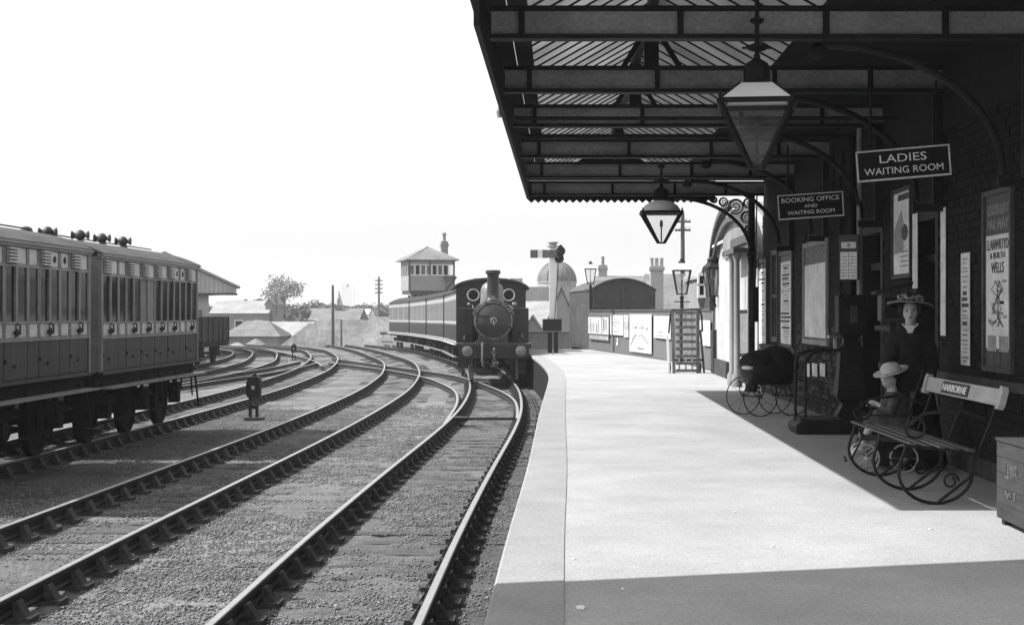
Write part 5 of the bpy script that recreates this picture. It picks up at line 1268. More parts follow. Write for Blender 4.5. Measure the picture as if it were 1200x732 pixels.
# ================================================================== GROUND SIGNALS, small trackside things
def ground_signal(label, px, pyb, Y, h, cat='signal'):
    x = X(px, Y); z = zg(Y)-.18
    r = thing('ground_signal', label, 'signal', (x, Y, z), 0, 'ground signals between the tracks')
    k = h/.95
    obj('post', MB().box(-.11*k,-.04*k,0,-.055*k,.04*k,.46*k).box(.03*k,-.04*k,0,.085*k,.04*k,.30*k).box(-.05*k,-.03*k,.22*k,.04*k,.03*k,.30*k), M['iron'], r)
    obj('foot', MB().box(-.2*k,-.12*k,0,.2*k,.12*k,.05*k), M['sleeper'], r)
    obj('lamp_case', MB().box(-.13*k,-.12*k,.461*k,.13*k,.12*k,.84*k).prism([(-.14*k,.841*k),(.14*k,.841*k),(.09*k,.90*k),(-.09*k,.90*k)], -.13*k, .13*k).lathe([(.05*k,0),(.05*k,.05*k),(.03*k,.06*k)], (0,0,.90*k), 10), M['iron'], r, bevel=.01)
    obj('lens', MB().lathe([(.035*k,-.02*k),(.045*k,0)], (0,-.122*k,.66*k), 12, 'y'), M['steel'], r)
    obj('target_disc', MB().box(-.14*k,-.15*k,.50*k,-.131*k,.12*k,.80*k), M['iron'], r)
ground_signal('black ground signal box standing nearest, between the carriages and the middle track', 298, 490, 35.6, 1.03)
ground_signal('small distant ground signal with a white foot near the bend of the tracks', 344.5, 418, 86, .92)
def small_frame():
    Y = 124; r = thing('buffer_stop', 'white painted post and rail stop beside the tail of the train', 'buffer stop', (X(453, Y), Y, zg(Y)-.15))
    obj('post', MB().box(-.35,-.08,0,-.2,.08,1.35), M['white'], r); obj('post', MB().box(.3,-.08,0,.45,.08,1.3), M['white'], r); obj('beam', MB().box(-.5,-.16,1.0,.6,-.081,1.2).box(-.4,-.12,.4,.5,-.081,.48), M['wood_grey'], r)
small_frame()

# ================================================================== FAR END OF THE PLATFORM
def semaphore():
    Y = 54.5; x = X(648, Y); base = zg(Y)-.2
    r = thing('semaphore_signal', 'short white semaphore post with one arm level to the left at the platform end', 'signal', (x, Y, P-.02))
    h = Z(287, Y)-P
    bz = Z(388, Y)-P
    obj('post', MB().box(-.13,-.13,bz,.13,.13,h-.1).prism([(-.13,h-.099),(.13,h-.099),(.08,h-.02),(-.08,h-.02)], -.11, .11), M['white'], r, bevel=.012)
    obj('post_foot', MB().box(-.18,-.13,0,-.03,.13,bz-.001).box(.03,-.13,0,.18,.13,bz-.001), M['iron'], r)
    obj('finial', MB().lathe([(.20,0),(.22,.03),(.12,.05),(.14,.12),(.20,.14),(.20,.17),(.05,.2)], (0,0,h-.05), 12), M['inkgrey'], r, smooth=True)
    za = Z(297, Y)-P
    a = obj('arm', MB().box(-.78,-.19,za-.14,-.165,-.16,za+.14).box(-.165,-.19,za-.13,.2,-.16,za+.13), M['wood_grey'], r)
    obj('arm_stripe', MB().box(-.52,-.196,za-.14,-.36,-.1901,za+.14), M['paper'], a)
    obj('spectacle', MB().ring((.27,-.18,za+.10), .13, .03, 'y', 18, 6).ring((.22,-.18,za-.16), .13, .03, 'y', 18, 6).lathe([(.12,0),(.12,.02)], (.27,-.18,za+.10), 16, 'y').lathe([(.12,0),(.12,.02)], (.22,-.18,za-.16), 16, 'y'), M['iron'], r)
    obj('lamp', MB().box(.18,-.13,za-.22,.36,.08,za+.22).lathe([(.06,0),(.07,.06),(.03,.1)], (.27,0,za+.22), 10), M['iron'], r)
    zb_ = Z(380, Y)-P
    obj('board', MB().box(-.32,-.2,zb_-.21,.30,-.135,zb_+.21), M['darkwood'], r, bevel=.01); obj('rod', MB().bar((.05,-.17,zb_),(.2,-.17,za-.2),.025,.025), M['iron'], r)
    obj('board', MB().box(-.36,-.12,zb_-.2,-.325,.2,zb_+.2), M['darkwood'], r)
semaphore()

FENCE = [(1.05,59.5),(1.75,55),(2.35,51),(2.85,47.5),(3.15,44.5),(3.42,41),(3.6,37.6)]
fpath = spline(FENCE, .21)
def fence():
    r = thing('board_fence', 'curving vertical board fence carrying the pale posters at the far end of the platform', 'fence', (FENCE[0][0], FENCE[0][1], P)); L = r.location
    step = .21; acc = 0; nxt = 0; ht = 1.43
    n = 0
    for a, b in zip(fpath, fpath[1:]):
        d = b-a; l = d.length; d.normalize()
        while nxt < acc+l:
            p = a+d*(nxt-acc); q = p+d*(step-.016); nm = Vector((d.y, -d.x, 0))*-.02
            hh = ht+random.uniform(-.006, .006); v = [(p.x,p.y),(q.x,q.y)]; off = random.uniform(-.004, .004)
            if nm.y > 0: nm = -nm
            m = MB(); vs = []
            for (x, y) in v:
                for s in (0, 1):
                    for z in (.04, hh): vs.append((x+nm.x*s*.9+nm.x*off*10-L.x, y+nm.y*s*.9-L.y, z))
            m.add(vs, [(0,1,3,2),(4,6,7,5),(0,4,5,1),(2,3,7,6),(1,5,7,3),(0,2,6,4)])
            obj('board', m, M['wood_fence'], r); nxt += step
        acc += l
    pts = fpath[::4]+[fpath[-1]]
    rl = MB(); rp = MB()
    for a, b in zip(pts, pts[1:]):
        rl.bar((a.x-L.x, a.y-L.y-.0, ht+.04), (b.x-L.x, b.y-L.y, ht+.04), .10, .06); rl.bar((a.x-L.x+.04, a.y-L.y+.05, .3), (b.x-L.x+.04, b.y-L.y+.05, .3), .05, .09)
    obj('capping_rail', rl, M['frame'], r)
M['wood_fence'] = mat('fence_boards', .12, amt=.25, scale=2., stretch=(5,5,1))
fence()
def fence_at(px):
    """point of the fence seen at photo column px, with the tangent"""
    best = min(range(len(fpath)-1), key=lambda i: abs(VX+FPX*fpath[i].x/fpath[i].y-px)); return fpath[best], (fpath[best+1]-fpath[best]).normalized()
def fence_poster(label, pxl, pxr, pyt, pyb, kind=None, name='fence_poster'):
    (a, _), (b, _) = fence_at(pxl), fence_at(pxr); a = a.copy(); b = b.copy(); mid = (a+b)/2; d = (b-a).normalized()
    n = Vector((d.y, -d.x, 0)); n = -n if n.y > 0 else n
    # widen to the photographed columns on the chord, a hand's breadth in front of the boards
    W = (b-a).length*(pxr-pxl)/max(1, FPX*b.x/b.y-FPX*a.x/a.y); c = mid+n*.07
    z0 = Z(pyb, mid.y); z1 = Z(pyt, mid.y); H = z1-z0
    r = thing(name, label, 'poster', (c.x, c.y, z0), atan2(d.y, d.x), group='posters on the board fence')
    obj('sheet', MB().box(-W/2,-.005,0,W/2,.0,H), M['fencepaper'], r)
    pr = MB(); F = -.0075
    def bx(u0, v0, u1, v1): pr.box(-W/2+u0*W, F, v0*H, -W/2+u1*W, F+.002, v1*H)
    if kind == 'theatre':
        for u in (0, .66, .97): bx(u, 0, u+.03, 1)
        bx(0,.94,1,1); bx(0,0,1,.04)
        for u in (.12,.2,.28,.42,.5): bx(u, .12, u+.025, random.uniform(.5,.85))
        bx(.74,.2,.79,.85); bx(.84,.3,.88,.8)
    elif kind == 'strip':
        pr.box(-W/2-.1, F, -.06, W/2+.1, F+.004, 0); pr.box(-W/2-.1, F, H, W/2+.1, F+.004, H+.06)
        put(pr, letters('IMPORTANT', W*.92, H*.55), (0, F, H/2), (1,0,0), (0,0,1), (0,-1,0))
    elif kind == 'drawing':
        for pts in ([(.1,.18),(.2,.38),(.32,.46)],[(.55,.48),(.68,.40),(.78,.30),(.88,.24)],[(.28,.62),(.34,.68)],[(.6,.62),(.62,.68)],[(.78,.6),(.86,.66)],[(.40,.1),(.68,.10)]):
            pr.tube([(-W/2+u*W, F, v*H) for u, v in pts], .014, 5)
    elif kind == 'lines':
        for v in (.75,.6,.5,.4,.28,.16): bx(.15, v, random.uniform(.6,.88), v+.03)
    elif kind == 'half': bx(0,.35,1,.72); bx(.1,.1,.9,.14)
    if kind in ('white', 'drawing', 'half'):
        fp = MB(); v = .9; rr = random.Random(int(pxl))
        while v > .12:
            hgt = rr.choice((.03,.05,.09)); u = rr.uniform(.1,.3)
            if rr.random() < .75: fp.box(-W/2+u*W, F+.0005, (v-hgt)*H, W/2-rr.uniform(.1,.4)*W, F+.0015, v*H)
            v -= hgt+rr.uniform(.03,.12)
        obj('faded_print', fp, M['fadeink'], r)
    if pr.v: obj('print', pr, M['inkgrey' if kind in ('lines','half') else 'ink'], r)
fence_poster('narrow pale poster at the far left end of the board fence', 681, 689.5, 368, 388, 'lines')
fence_poster('framed poster of tall dark and light strips, second from the left on the fence', 691, 716.5, 370, 392, 'theatre')
fence_poster('low narrow lettered strip beneath the striped framed poster', 693, 715, 393.5, 397, 'strip', 'notice_strip')
fence_poster('plain pale poster right of the striped framed one', 717.5, 733, 369, 392.5, 'white')
fence_poster('small half dark poster between two white ones on the fence', 734, 739.5, 369, 395, 'half')
fence_poster('largest white poster reaching almost to the platform, with a few curved strokes', 740.5, 766.5, 368, 413, 'drawing')
fence_poster('square white poster between the tallest poster and the slatted barrow', 768.5, 788.5, 370, 396.5, 'white')
fence_poster('pale poster peeping out right of the slatted barrow', 822, 827, 375, 400, 'white')
fence_poster('framed sheet of small print on the fence nearest the white building', 829, 838, 375, 405, 'lines')
def round_mark():
    p, d = fence_at(724); r = thing('round_plate', 'small round white plate low on the fence under the plain poster', 'plate', (p.x-.02, p.y-.08, Z(400.5, p.y)), atan2(d.y, d.x))
    obj('plate', MB().lathe([(.11,-.01),(.13,0)], (0,0,0), 18, 'y'), M['paper'], r); obj('mark', MB().ring((0,-.014,.0), .075, .012, 'y', 14, 4, 0, 4), M['ink'], r)
round_mark()

def barrow():
    Y = 36.5; W = X(820, Y)-X(787, Y); H = Z(362, Y)-P; x = X(803.5, Y)
    r = thing('luggage_barrow', 'slatted wooden luggage barrow stood on end at the far right of the platform', 'barrow', (x, Y, P))
    for s in (-1, 1):
        obj('side_rail', MB().bar((s*(W/2-.05),-.1,0),(s*(W/2-.03),.12,H),.07,.05), M['wood_grey'], r)
    for k in range(9):
        z = .06+k*(H-.1)/8.3; y = -.13+.22*z/H
        obj('slat', MB().box(-W/2+.09,y-.03,z-.03,W/2-.09,y,z+.035), M['wood_grey'], r)
    for k in range(3):
        obj('inner_rail', MB().bar((-.15+.15*k,-.07,.05),(-.15+.15*k,.14,H-.1),.04,.03), M['wood_pale'], r)
    obj('top_bar', MB().cyl((-W/2+.0,.10,H-.02),(W/2+.06,.10,H),.025,8), M['frame'], r)
    obj('handle', MB().tube([(W/2-.02,.1,H),(W/2+.06,.16,H*.9),(W/2+.08,.2,H*.65)],.022,6).tube([(-W/2+.02,.1,H),(-W/2-.02,.16,H*.9),(-W/2-.05,.2,H*.62)],.022,6), M['iron'], r)
    obj('leg', MB().bar((-W/2-.08,-.25,0),(-W/2-.09,.05,.85),.05,.04), M['wood_pale'], r); obj('leg', MB().bar((W/2+.12,.2,0),(W/2+.03,.2,1.0),.05,.04), M['wood_grey'], r)
    obj('axle', MB().cyl((-W/2+.02,.1,.30),(W/2+.1,.1,.30),.025,8), M['iron'], r)
    for s in (-.22,.22): obj('wheel', wheel_mb((s*1.6, .2, .12), .11, 'x', .02, 6), M['iron'], r)
M['wood_pale'] = mat('pale_boards', .48, amt=.25, scale=4.)
barrow()
def lamp_post(label, px, Y, top, w_, foot=P, dark=True):
    x = X(px, Y); zt_ = Z(top, Y)
    r = thing('lamp_post', label, 'lamp post', (x, Y, foot), 0, 'lamp posts at the far end of the platform'); H = zt_-foot
    hg = w_*1.45
    zb = H-hg-w_*.75
    obj('post', MB().lathe([(.10,0),(.10,.25),(.075,.3),(.06,.9),(.05,1.4),(.045,zb-.1),(.07,zb-.06),(.03,zb)], (0,0,0), 14), M['iron'], r, smooth=True)
    obj('ladder_bar', MB().cyl((-.22,0,zb-.18),(.22,0,zb-.18),.014,6), M['iron'], r)
    g = MB(); fr = MB(); rt, rb = w_/sqrt(2)*1.02, w_/sqrt(2)*.55
    t = hex_pts(rt, zb+hg); b = hex_pts(rb, zb+.03)
    for k in range(4):
        j = (k+1) % 4; fr.bar(b[k], t[k], .022, .022).bar(t[k], t[j], .035, .03).bar(b[k], b[j], .022, .03)
        mid = [(t[k][i]+t[j][i])/2 for i in range(3)]; mb_ = [(b[k][i]+b[j][i])/2 for i in range(3)]; fr.bar(mb_, mid, .012, .012)
        g.add([(p[0]*.96,p[1]*.96,p[2]) for p in (b[k], b[j], t[j], t[k])], [(0,1,2,3)])
    obj('lantern_frame', fr, M['iron'], r); obj('glass_pane', g, M['lampglass'], r)
    tt = hex_pts(rt*1.05, zb+hg+.02); uu = hex_pts(rt*.45, zb+hg+w_*.42)
    obj('lantern_top', MB().add(tt+uu, [(0,1,5,4),(1,2,6,5),(2,3,7,6),(3,0,4,7),(4,5,6,7),(3,2,1,0)]), M['white'], r)
    obj('finial', MB().lathe([(w_*.22,0),(w_*.2,w_*.12),(w_*.08,w_*.16),(w_*.13,w_*.22),(w_*.03,w_*.32)], (0,0,zb+hg+w_*.42), 12), M['iron'], r, smooth=True)
    obj('burner', MB().cyl((0,0,zb),(0,0,zb+hg*.6),.014,6), M['iron'], r)
lamp_post('lamp post with white topped lantern rising behind the left part of the board fence', 692, 61.0, 305.5, .42, foot=-.3)
lamp_post('lamp post with white topped lantern just behind the slatted barrow', 799, 42.8, 302, .46)

# white building beyond the canopy with arched gable
def arch_building():
    r = thing('white_building', 'limewashed building with an arched gable and corrugated panel just past the canopy', 'building', (3.5, 28.6, P)); L = r.location
    loc = lambda m: m.xf(Matrix.Translation(-L))
    x0 = 3.52; yc, a, zc, b = 32.45, 3.85, 2.95, 1.32
    ya, yb = 28.65, 36.5
    arc = [(yc+a*cos(t), zc+b*sin(t)) for t in [pi*k/28 for k in range(29)]]
    body = [(ya, P-.3), (yb, P-.3)]+[(y, z) for y, z in arc]
    obj('wall', loc(MB().prism(body, x0+.03, x0+.30, 'x').box(x0+.301, yb-.3, P-.3, x0+4, yb, 3.9)), M['whitewall'], r)
    for off, dx in ((0, .0), (.30, .012)):
        band = MB(); aa, bb = a+.12-off, b+.10-off
        path = [(x0-.06+dx, yc+aa*cos(t), zc+bb*sin(t)) for t in [pi*k/36 for k in range(37)]]
        for p, q in zip(path, path[1:]): band.bar(p, q, .12, .16 if off == 0 else .09, (1,0,0))
        if off == 0: band.box(x0-.10, yb+.02, 2.2, x0+.02, yb+.17, 3.0)
        obj('bargeboard', loc(band), M['frame'], r)
    # barrel roof running back
    rf = [(y+(.0), z+.03) for y, z in [(yc+(a+.1)*cos(t), zc+(b+.1)*sin(t)) for t in [pi*k/28 for k in range(29)]]]
    rf2 = [(yc+(a-.05)*cos(t), zc+(b-.05)*sin(t)) for t in [pi*k/28 for k in range(28,-1,-1)]]
    obj('roof', loc(MB().prism(rf+rf2, x0+.301, x0+5, 'x')), M['corr'], r)
    # corrugated sheet in the gable
    cs = MB(); y = ya+.25; vs = []; fs = []; k = 0; ytop = 34.2
    while y < ytop:
        zt_ = zc+(b-.42)*sqrt(max(0, 1-((y-yc)/(a-.42))**2)); xo = x0+.0+.022*cos(y*2*pi/.22)
        vs += [(xo-.01, y, 3.30), (xo-.01, y, zt_)]; k += 1; y += .0275
    fs = [(2*i, 2*i+1, 2*i+3, 2*i+2) for i in range(k-1)]
    cs.add(vs, fs); obj('corrugated_sheet', loc(cs), M['corr'], r, smooth=2)
    obj('gable_beam', loc(MB().box(x0-.08, ya+.1, 3.46, x0-.01, 32.2, 3.62)), M['frame'], r)
    obj('pale_bracket', loc(MB().bar((x0-.12,36.3,3.62),(x0-.0,34.2,3.70),.04,.05)), M['white'], r)
    for y in (29.7, 30.5):
        obj('column', loc(MB().lathe([(.10,0),(.10,.2),(.06,.26),(.055,2.36),(.08,2.44),(.10,2.50)], (x0-.22, y, P), 14)), M['corr'], r, smooth=True)
    obj('column_rail', loc(MB().box(x0-.34, 29.2, P+2.505, x0-.02, 31.3, P+2.60)), M['frame'], r)
    obj('quoin', loc(MB().box(x0-.06, 36.1, P, x0+.03, 36.56, P+1.0).box(x0-.04, 33.4, P, x0+.029, 36.09, P+.35)), M['brick_pale'], r)
    obj('door', loc(MB().box(x0-.0, 31.6, P, x0+.029, 32.7, 2.9)), M['corr'], r)
    obj('door', loc(MB().box(x0-.0, 29.0, P, x0+.029, 29.9, 2.9)), M['wood_grey'], r)
arch_building()
def side_notices():
    r = thing('notice_board', 'tall notice board standing in front of the white building beside the perambulator', 'board', (X(872, 30.2), 30.2, P))
    obj('board', MB().box(-.22,-.03,.55,.22,.0,1.45), M['wood_grey'], r); obj('sheet', MB().box(-.17,-.036,.62,.1,-.0305,1.38), M['paper'], r); obj('leg', MB().box(-.22,-.02,0,-.17,.0,.549), M['wood_grey'], r); obj('leg', MB().box(.17,-.02,0,.22,.0,.549), M['wood_grey'], r)
    Y = 27.0; r = thing('hanging_board', 'narrow black board on a thin rod hanging past the last canopy column', 'board', (X(885, Y), Y, Z(377, Y)))
    obj('board', MB().box(-.055,-.02,0,.055,.02,Z(336, Y)-Z(377, Y)), M['enamel'], r); obj('rod', MB().cyl((0,0,Z(336,Y)-Z(377,Y)),(.03,0,4.15-Z(377,Y)),.012,6), M['canopy'], r)
side_notices()
def wall_lantern():
    Y = 35.8; x = X(836, Y); zb = Z(347, Y)
    r = thing('wall_lantern', 'dark six sided lantern on a bracket at the corner of the white building', 'lantern', (x, Y, zb))
    h = Z(315, Y)-zb; W = .34
    fr = MB(); n = 6; b = hex_pts(W*.42, 0, n, 0); t = hex_pts(W*.62*1.15, h, n, 0); g = MB()
    for k in range(n):
        j = (k+1) % n; fr.bar(b[k], t[k], .02, .02).bar(t[k], t[j], .03, .03).bar(b[k], b[j], .02, .02); g.add([b[k], b[j], t[j], t[k]], [(0,1,2,3)])
    obj('lantern_frame', fr, M['iron'], r); obj('glass_pane', g, M['lampglass'], r)
    obj('lantern_top', MB().lathe([(W*.74,h),(W*.70,h+.05),(W*.40,h+.13),(W*.40,h+.20),(W*.48,h+.21),(W*.2,h+.27)], (0,0,0), 6), M['iron'], r)
    obj('bracket', MB().bar((0,0,-.02),(3.5-x,.0,-.25),.04,.04).bar((0,0,-.02),(3.5-x,.0,-.02),.03,.03).cyl((0,0,-.12),(0,0,.02),.05,8), M['iron'], r)
    obj('burner', MB().cyl((0,0,0),(0,0,h*.6),.02,6), M['iron'], r)
wall_lantern()

# goods van behind the fence
def van():
    r = thing('goods_van', 'dark goods van with arched roof standing behind the board fence', 'van', (2.42, 62.2, zg(62)), radians(8))
    hw = 1.30; ze = 3.2; rise = .46
    ar = [(-hw+2*hw*k/14, ze+rise*(1-(-1+2*k/14)**2)) for k in range(15)]
    obj('body', MB().box(-hw,0.03,.9,hw,5.6,ze), M['van_wood'], r)
    obj('end_boarding', MB().prism([(-hw,1.0),(hw,1.0),(hw,ze)]+ar[::-1][1:-1]+[(-hw,ze)], .0, .029), M['van_wood'], r)
    obj('roof', MB().prism([(x*1.03, z+.04) for x, z in ar]+[(x*1.03, z-.01) for x, z in ar[::-1]], -.06, 5.7), M['frame'], r)
    d = MB()
    for x in (-1.2,-.05,1.12): d.box(x,-.04,1.0,x+.08,-.001,ze+(0 if abs(x) > 1 else .2))
    d.box(-1.119,-.035,2.55,-.051,-.001,2.62).box(.031,-.035,2.55,1.119,-.001,2.62)
    obj('end_post', d, M['frame'], r)
    for k in range(16): obj('side_board', MB().box(-hw-.02, .05+k*.345, 1.0, -hw-.001, .05+k*.345+.325, ze-.05), M['van_wood'], r)
    obj('side_print', MB().box(-hw-.03,.8,2.55,-hw-.021,2.2,2.68).box(-hw-.03,.8,2.85,-hw-.021,2.2,2.90), M['frame'], r)
    obj('underframe', MB().box(-hw+.1,0,.75,hw-.1,5.6,.899), M['coach_dark'], r)
    for y in (1.2, 4.4): wheelset('wheelset', y, .47, .74, r)
    obj('buffer', MB().lathe([(.17,-.45),(.17,-.40),(.05,-.38),(.08,0)], (-.86,0,1.0), 14, 'y').lathe([(.17,-.45),(.17,-.40),(.05,-.38),(.08,0)], (.86,0,1.0), 14, 'y'), M['coach_dark'], r)
M['van_wood'] = mat('van_boards', .062, amt=.3, scale=2.)
van()

# ================================================================== SIGNAL BOX
M['boxwood'] = mat('signal_box_boards', .24, amt=.15, scale=1., stretch=(1,1,8))
def signal_box():
    Y = 137.; s = FPX/Y
    xa, xb, xc = X(466.5, Y+4), X(479.4, Y), X(532, Y)
    r = thing('signal_box', 'signal box with hipped slate roof raised behind the tail of the train', 'signal box', (xb, Y, zg(Y))); L = r.location
    loc = lambda m: m.xf(Matrix.Translation(-L))
    z0, zw, zt_, ze = 4.05, 5.36, 6.34, 6.75
    W = (xc-xb)*1.02; D = 5.0
    T = Matrix.Translation(Vector((xb, Y, 0))) @ Matrix.Rotation(radians(14), 4, 'Z')
    P_ = lambda m: m.xf(Matrix.Translation(-L) @ T)
    obj('cabin_wall', P_(MB().box(0,0,z0,W,.08,zw).box(0,.081,z0,.08,D,zw).box(W-.08,.081,z0,W,D,zw).box(.081,D-.08,z0,W-.081,D,ze).box(0,0,zt_,W,.08,ze).box(0,.081,zt_,.08,D,ze).box(W-.08,.081,zt_,W,D,ze).box(.081,.081,z0,W-.081,D-.081,z0+.1)), M['boxwood'], r)
    for k in range(8):
        w_ = W/8; f = obj('window', P_(MB().box(k*w_+.01,.0,zw+.001,k*w_+.07,.06,zt_-.001).box((k+1)*w_-.07,.0,zw+.001,(k+1)*w_-.01,.06,zt_-.001).box(k*w_+.071,.0,zw+.001,(k+1)*w_-.071,.06,zw+.08).box(k*w_+.071,.0,zt_-.08,(k+1)*w_-.071,.06,zt_-.001)), M['white'], r)
        obj('pane', P_(MB().box(k*w_+.07,.02,zw+.08,(k+1)*w_-.07,.03,zt_-.08)), M['pane'] if k in (1,4,6) else M['lampglass'], f)
    for k in range(5):
        w_ = (D-.1)/5; y = .09+k*w_; f = obj('window', P_(MB().box(.0,y+.01,zw+.001,.06,y+.07,zt_-.001).box(.0,y+w_-.07,zw+.001,.06,y+w_-.01,zt_-.001)), M['white'], r)
        obj('pane', P_(MB().box(.02,y+.07,zw+.03,.03,y+w_-.07,zt_-.03)), M['lampglass'], f)
    obj('corner_post', P_(MB().box(-.05,-.05,z0,.1,-.001,ze).box(W-.1,-.05,z0,W+.05,-.001,ze).box(W*.45,-.05,zw,W*.45+.1,-.001,ze)), M['frame'], r)
    e = .35; A = (W/2, D/2, 7.95)
    obj('roof', P_(MB().add([(-e,-e,ze),(W+e,-e,ze),(W+e,D+e,ze),(-e,D+e,ze),(W/2-.15,D/2,7.95),(W/2+.15,D/2,7.95)], [(0,1,5,4),(1,2,5),(2,3,4,5),(3,0,4),(3,2,1,0)]).box(-e,-e,ze-.08,W+e,D+e,ze-.001)), M['slate'], r)
    h = MB()
    for c in ((-e,-e,ze),(W+e,-e,ze),(-e,D+e,ze)): h.bar(c, (W/2, D/2, 7.97), .12, .06)
    obj('hip_tile', P_(h), M['slate_pale'], r)
    obj('chimney', P_(MB().box(W-.40,D-.7,z0,W+.20,D-.1,8.55).box(W-.47,D-.77,8.1,W+.27,D-.03,8.3).lathe([(.19,0),(.15,.1),(.14,.55),(.21,.6),(.18,.75),(.10,.8)], (W-.10,D-.4,8.55), 12)), M['housewall'], r)
    obj('base_wall', P_(MB().box(.9,.8,-.6,W-.2,D,z0-.3).box(0.1,.1,z0-.3,W-.1,D-.1,z0-.001)), M['frame'], r)
    obj('stairs', P_(MB().bar((W+.1,-.4,zw-.1),(W-.8,-.4,z0),.06,.2).box(W-1.0,-.6,zw-.2,W+.1,-.06,zw-.1).box(W-.85,-.6,z0-1,W-.75,-.5,zw+.1)), M['frame'], r)
signal_box()

# ================================================================== BACKGROUND
def house(label, cx, Y, W, D, z0, zw, zr, rz=0, ridge='x', wall='housewall', roof='slate', chim=(), hip=0, name='house', win=0, over=.25, group=None, cat='house'):
    r = thing(name, label, cat, (cx, Y, z0), rz, group)
    e = over
    if ridge == 'x':
        wl = MB().box(-W/2, 0, 0, W/2, D, zw-z0-.01)
        rf = MB().add([(-W/2-e,-e,zw-z0),(W/2+e,-e,zw-z0),(W/2+e,D+e,zw-z0),(-W/2-e,D+e,zw-z0),(-W/2-e+hip,D/2,zr-z0),(W/2+e-hip,D/2,zr-z0)], [(0,1,5,4),(1,2,5),(2,3,4,5),(3,0,4),(3,2,1,0)])
    else:
        wl = MB().prism([(-W/2,0),(W/2,0),(W/2,zw-z0),(0,zr-z0-.05),(-W/2,zw-z0)], 0, D)
        rf = MB().prism([(-W/2-e,zw-z0-.12),(0,zr-z0),(W/2+e,zw-z0-.12),(W/2+e,zw-z0),(0,zr-z0+.14),(-W/2-e,zw-z0)], -e, D+e)
    obj('wall', wl, M[wall], r); obj('roof', rf, M[roof], r)
    for (x, y, h, n) in chim:
        c = obj('chimney', MB().box(x-.18*n-.1,y-.25,zw-z0,x+.18*n+.1,y+.25,h-z0).box(x-.18*n-.15,y-.3,h-z0-.3,x+.18*n+.15,y+.3,h-z0-.15), M[wall], r)
        for k in range(n): obj('chimney_pot', MB().lathe([(.13,0),(.10,.1),(.10,.5),(.13,.55)], (x+(k-(n-1)/2)*.36,y,h-z0), 10), M['housewall'], c)
    for k in range(win):
        x = -W/2+(k+.5)*W/win; zz = (zw-z0)*.55
        f = obj('window', MB().box(x-.45,-.04,zz-.6,x+.45,-.001,zz+.6), M['white'], r); obj('pane', MB().box(x-.36,-.05,zz-.5,x+.36,-.0401,zz+.5), M['pane'], f)
    return r
def px_house(label, pl, pr_, Y, zr_py, zw_py, zb=-.8, D=8, **k):
    return house(label, (X(pl, Y)+X(pr_, Y))/2, Y, X(pr_, Y)-X(pl, Y), D, zb, Z(zw_py, Y), Z(zr_py, Y), **k)
# left distance
px_house('long low slate roofed shed behind the wagons with a pale gable end', 246, 314, 165, 352, 367, roof='slate_pale', D=7, chim=((3,3,Z(350,165),2),), win=3, over=.1)
px_house('house end with tall chimney closing the long low shed on the right', 311, 320, 166, 350, 356, roof='slate_pale', D=6, ridge='y', chim=((0,3,Z(346,166),1),), over=.1)
px_house('low hipped shed roof left of the goods yard centre', 262, 326, 136, 376, 394, zb=-.8, hip=1.6, roof='slate', D=6, cat='shed', name='shed')
px_house('low shed with a long dull roof in the middle of the goods yard', 300, 369, 141, 377, 396, zb=-.8, hip=.4, roof='slate_pale', D=7, cat='shed', name='shed')
px_house('gabled cottage roof just showing over the pale wall', 362, 420, 146, 361, 375, zb=-.8, roof='slate', D=7, chim=((0,3,Z(357,146),1),), over=.1)
px_house('small white cottage far off right of the spire', 424, 432, 205, 362, 368, zb=-1, wall='white', roof='white', D=5, over=.0)
px_house('second tiny white gable far off beside the telegraph pole', 433, 440, 206, 363, 369, zb=-1, wall='white', roof='slate_pale', D=5, over=.0, ridge='y')
def pale_wall():
    Y = 128.; x0, x1 = X(368, Y), X(560, Y)
    r = thing('boundary_wall', 'long pale stained wall closing the yard behind the train', 'wall', (x0, Y, -.9)); n = 44
    vs = []; m = MB(); w_ = (x1-x0)/n
    tops = [Z(374+3*noise.noise((k*.25,0,0))-(2 if k > 15 else 0), Y)+.9 for k in range(n+1)]
    for k in range(n): m.add([(k*w_,0,0),((k+1)*w_,0,0),((k+1)*w_,0,tops[k+1]),(k*w_,0,tops[k]),(k*w_,.4,0),((k+1)*w_,.4,0),((k+1)*w_,.4,tops[k+1]),(k*w_,.4,tops[k])],[(0,1,2,3),(7,6,5,4),(3,2,6,7)]+([(0,3,7,4)] if k == 0 else []))
    obj('wall', m, M['palewall2'], r)
    obj('buttress', MB().prism([(-3.2,0),(0,0),(0,2.2),(-.4,2.2)], .0, 2.), M['palewall2'], r)
M['palewall2'] = mat('stained_pale_wall', .55, amt=.45, scale=.35, fine=.2, bscale=3.)
pale_wall()
for lab, px, wpx, hpx, m in (('low heap of stone in the distant goods yard', 278, 22, 3, 'housewall'), ('dark heap of coal left in the distant goods yard', 300, 30, 6, 'slate'), ('dark heap of coal right, ending at the pale wall', 350, 44, 7, 'brick')):
    Y = 131.; r = thing('heap', lab, 'heap', (X(px, Y), Y, -.65)); a = wpx*Y/FPX/2; h = hpx*Y/FPX
    vs = []; n = 20
    for i, f in enumerate((1., .8, .5, .2, .02)):
        for k in range(n):
            t = 2*pi*k/n; q = f*(1+.18*noise.noise((cos(t)*2, sin(t)*2, i+px))); vs.append((a*q*cos(t), 1.5*q*sin(t), h*1.5*(1-f**1.3)))
    obj('mound', MB().add(vs, [(i*n+k, i*n+(k+1) % n, (i+1)*n+(k+1) % n, (i+1)*n+k) for i in range(4) for k in range(n)]), M[m], r)

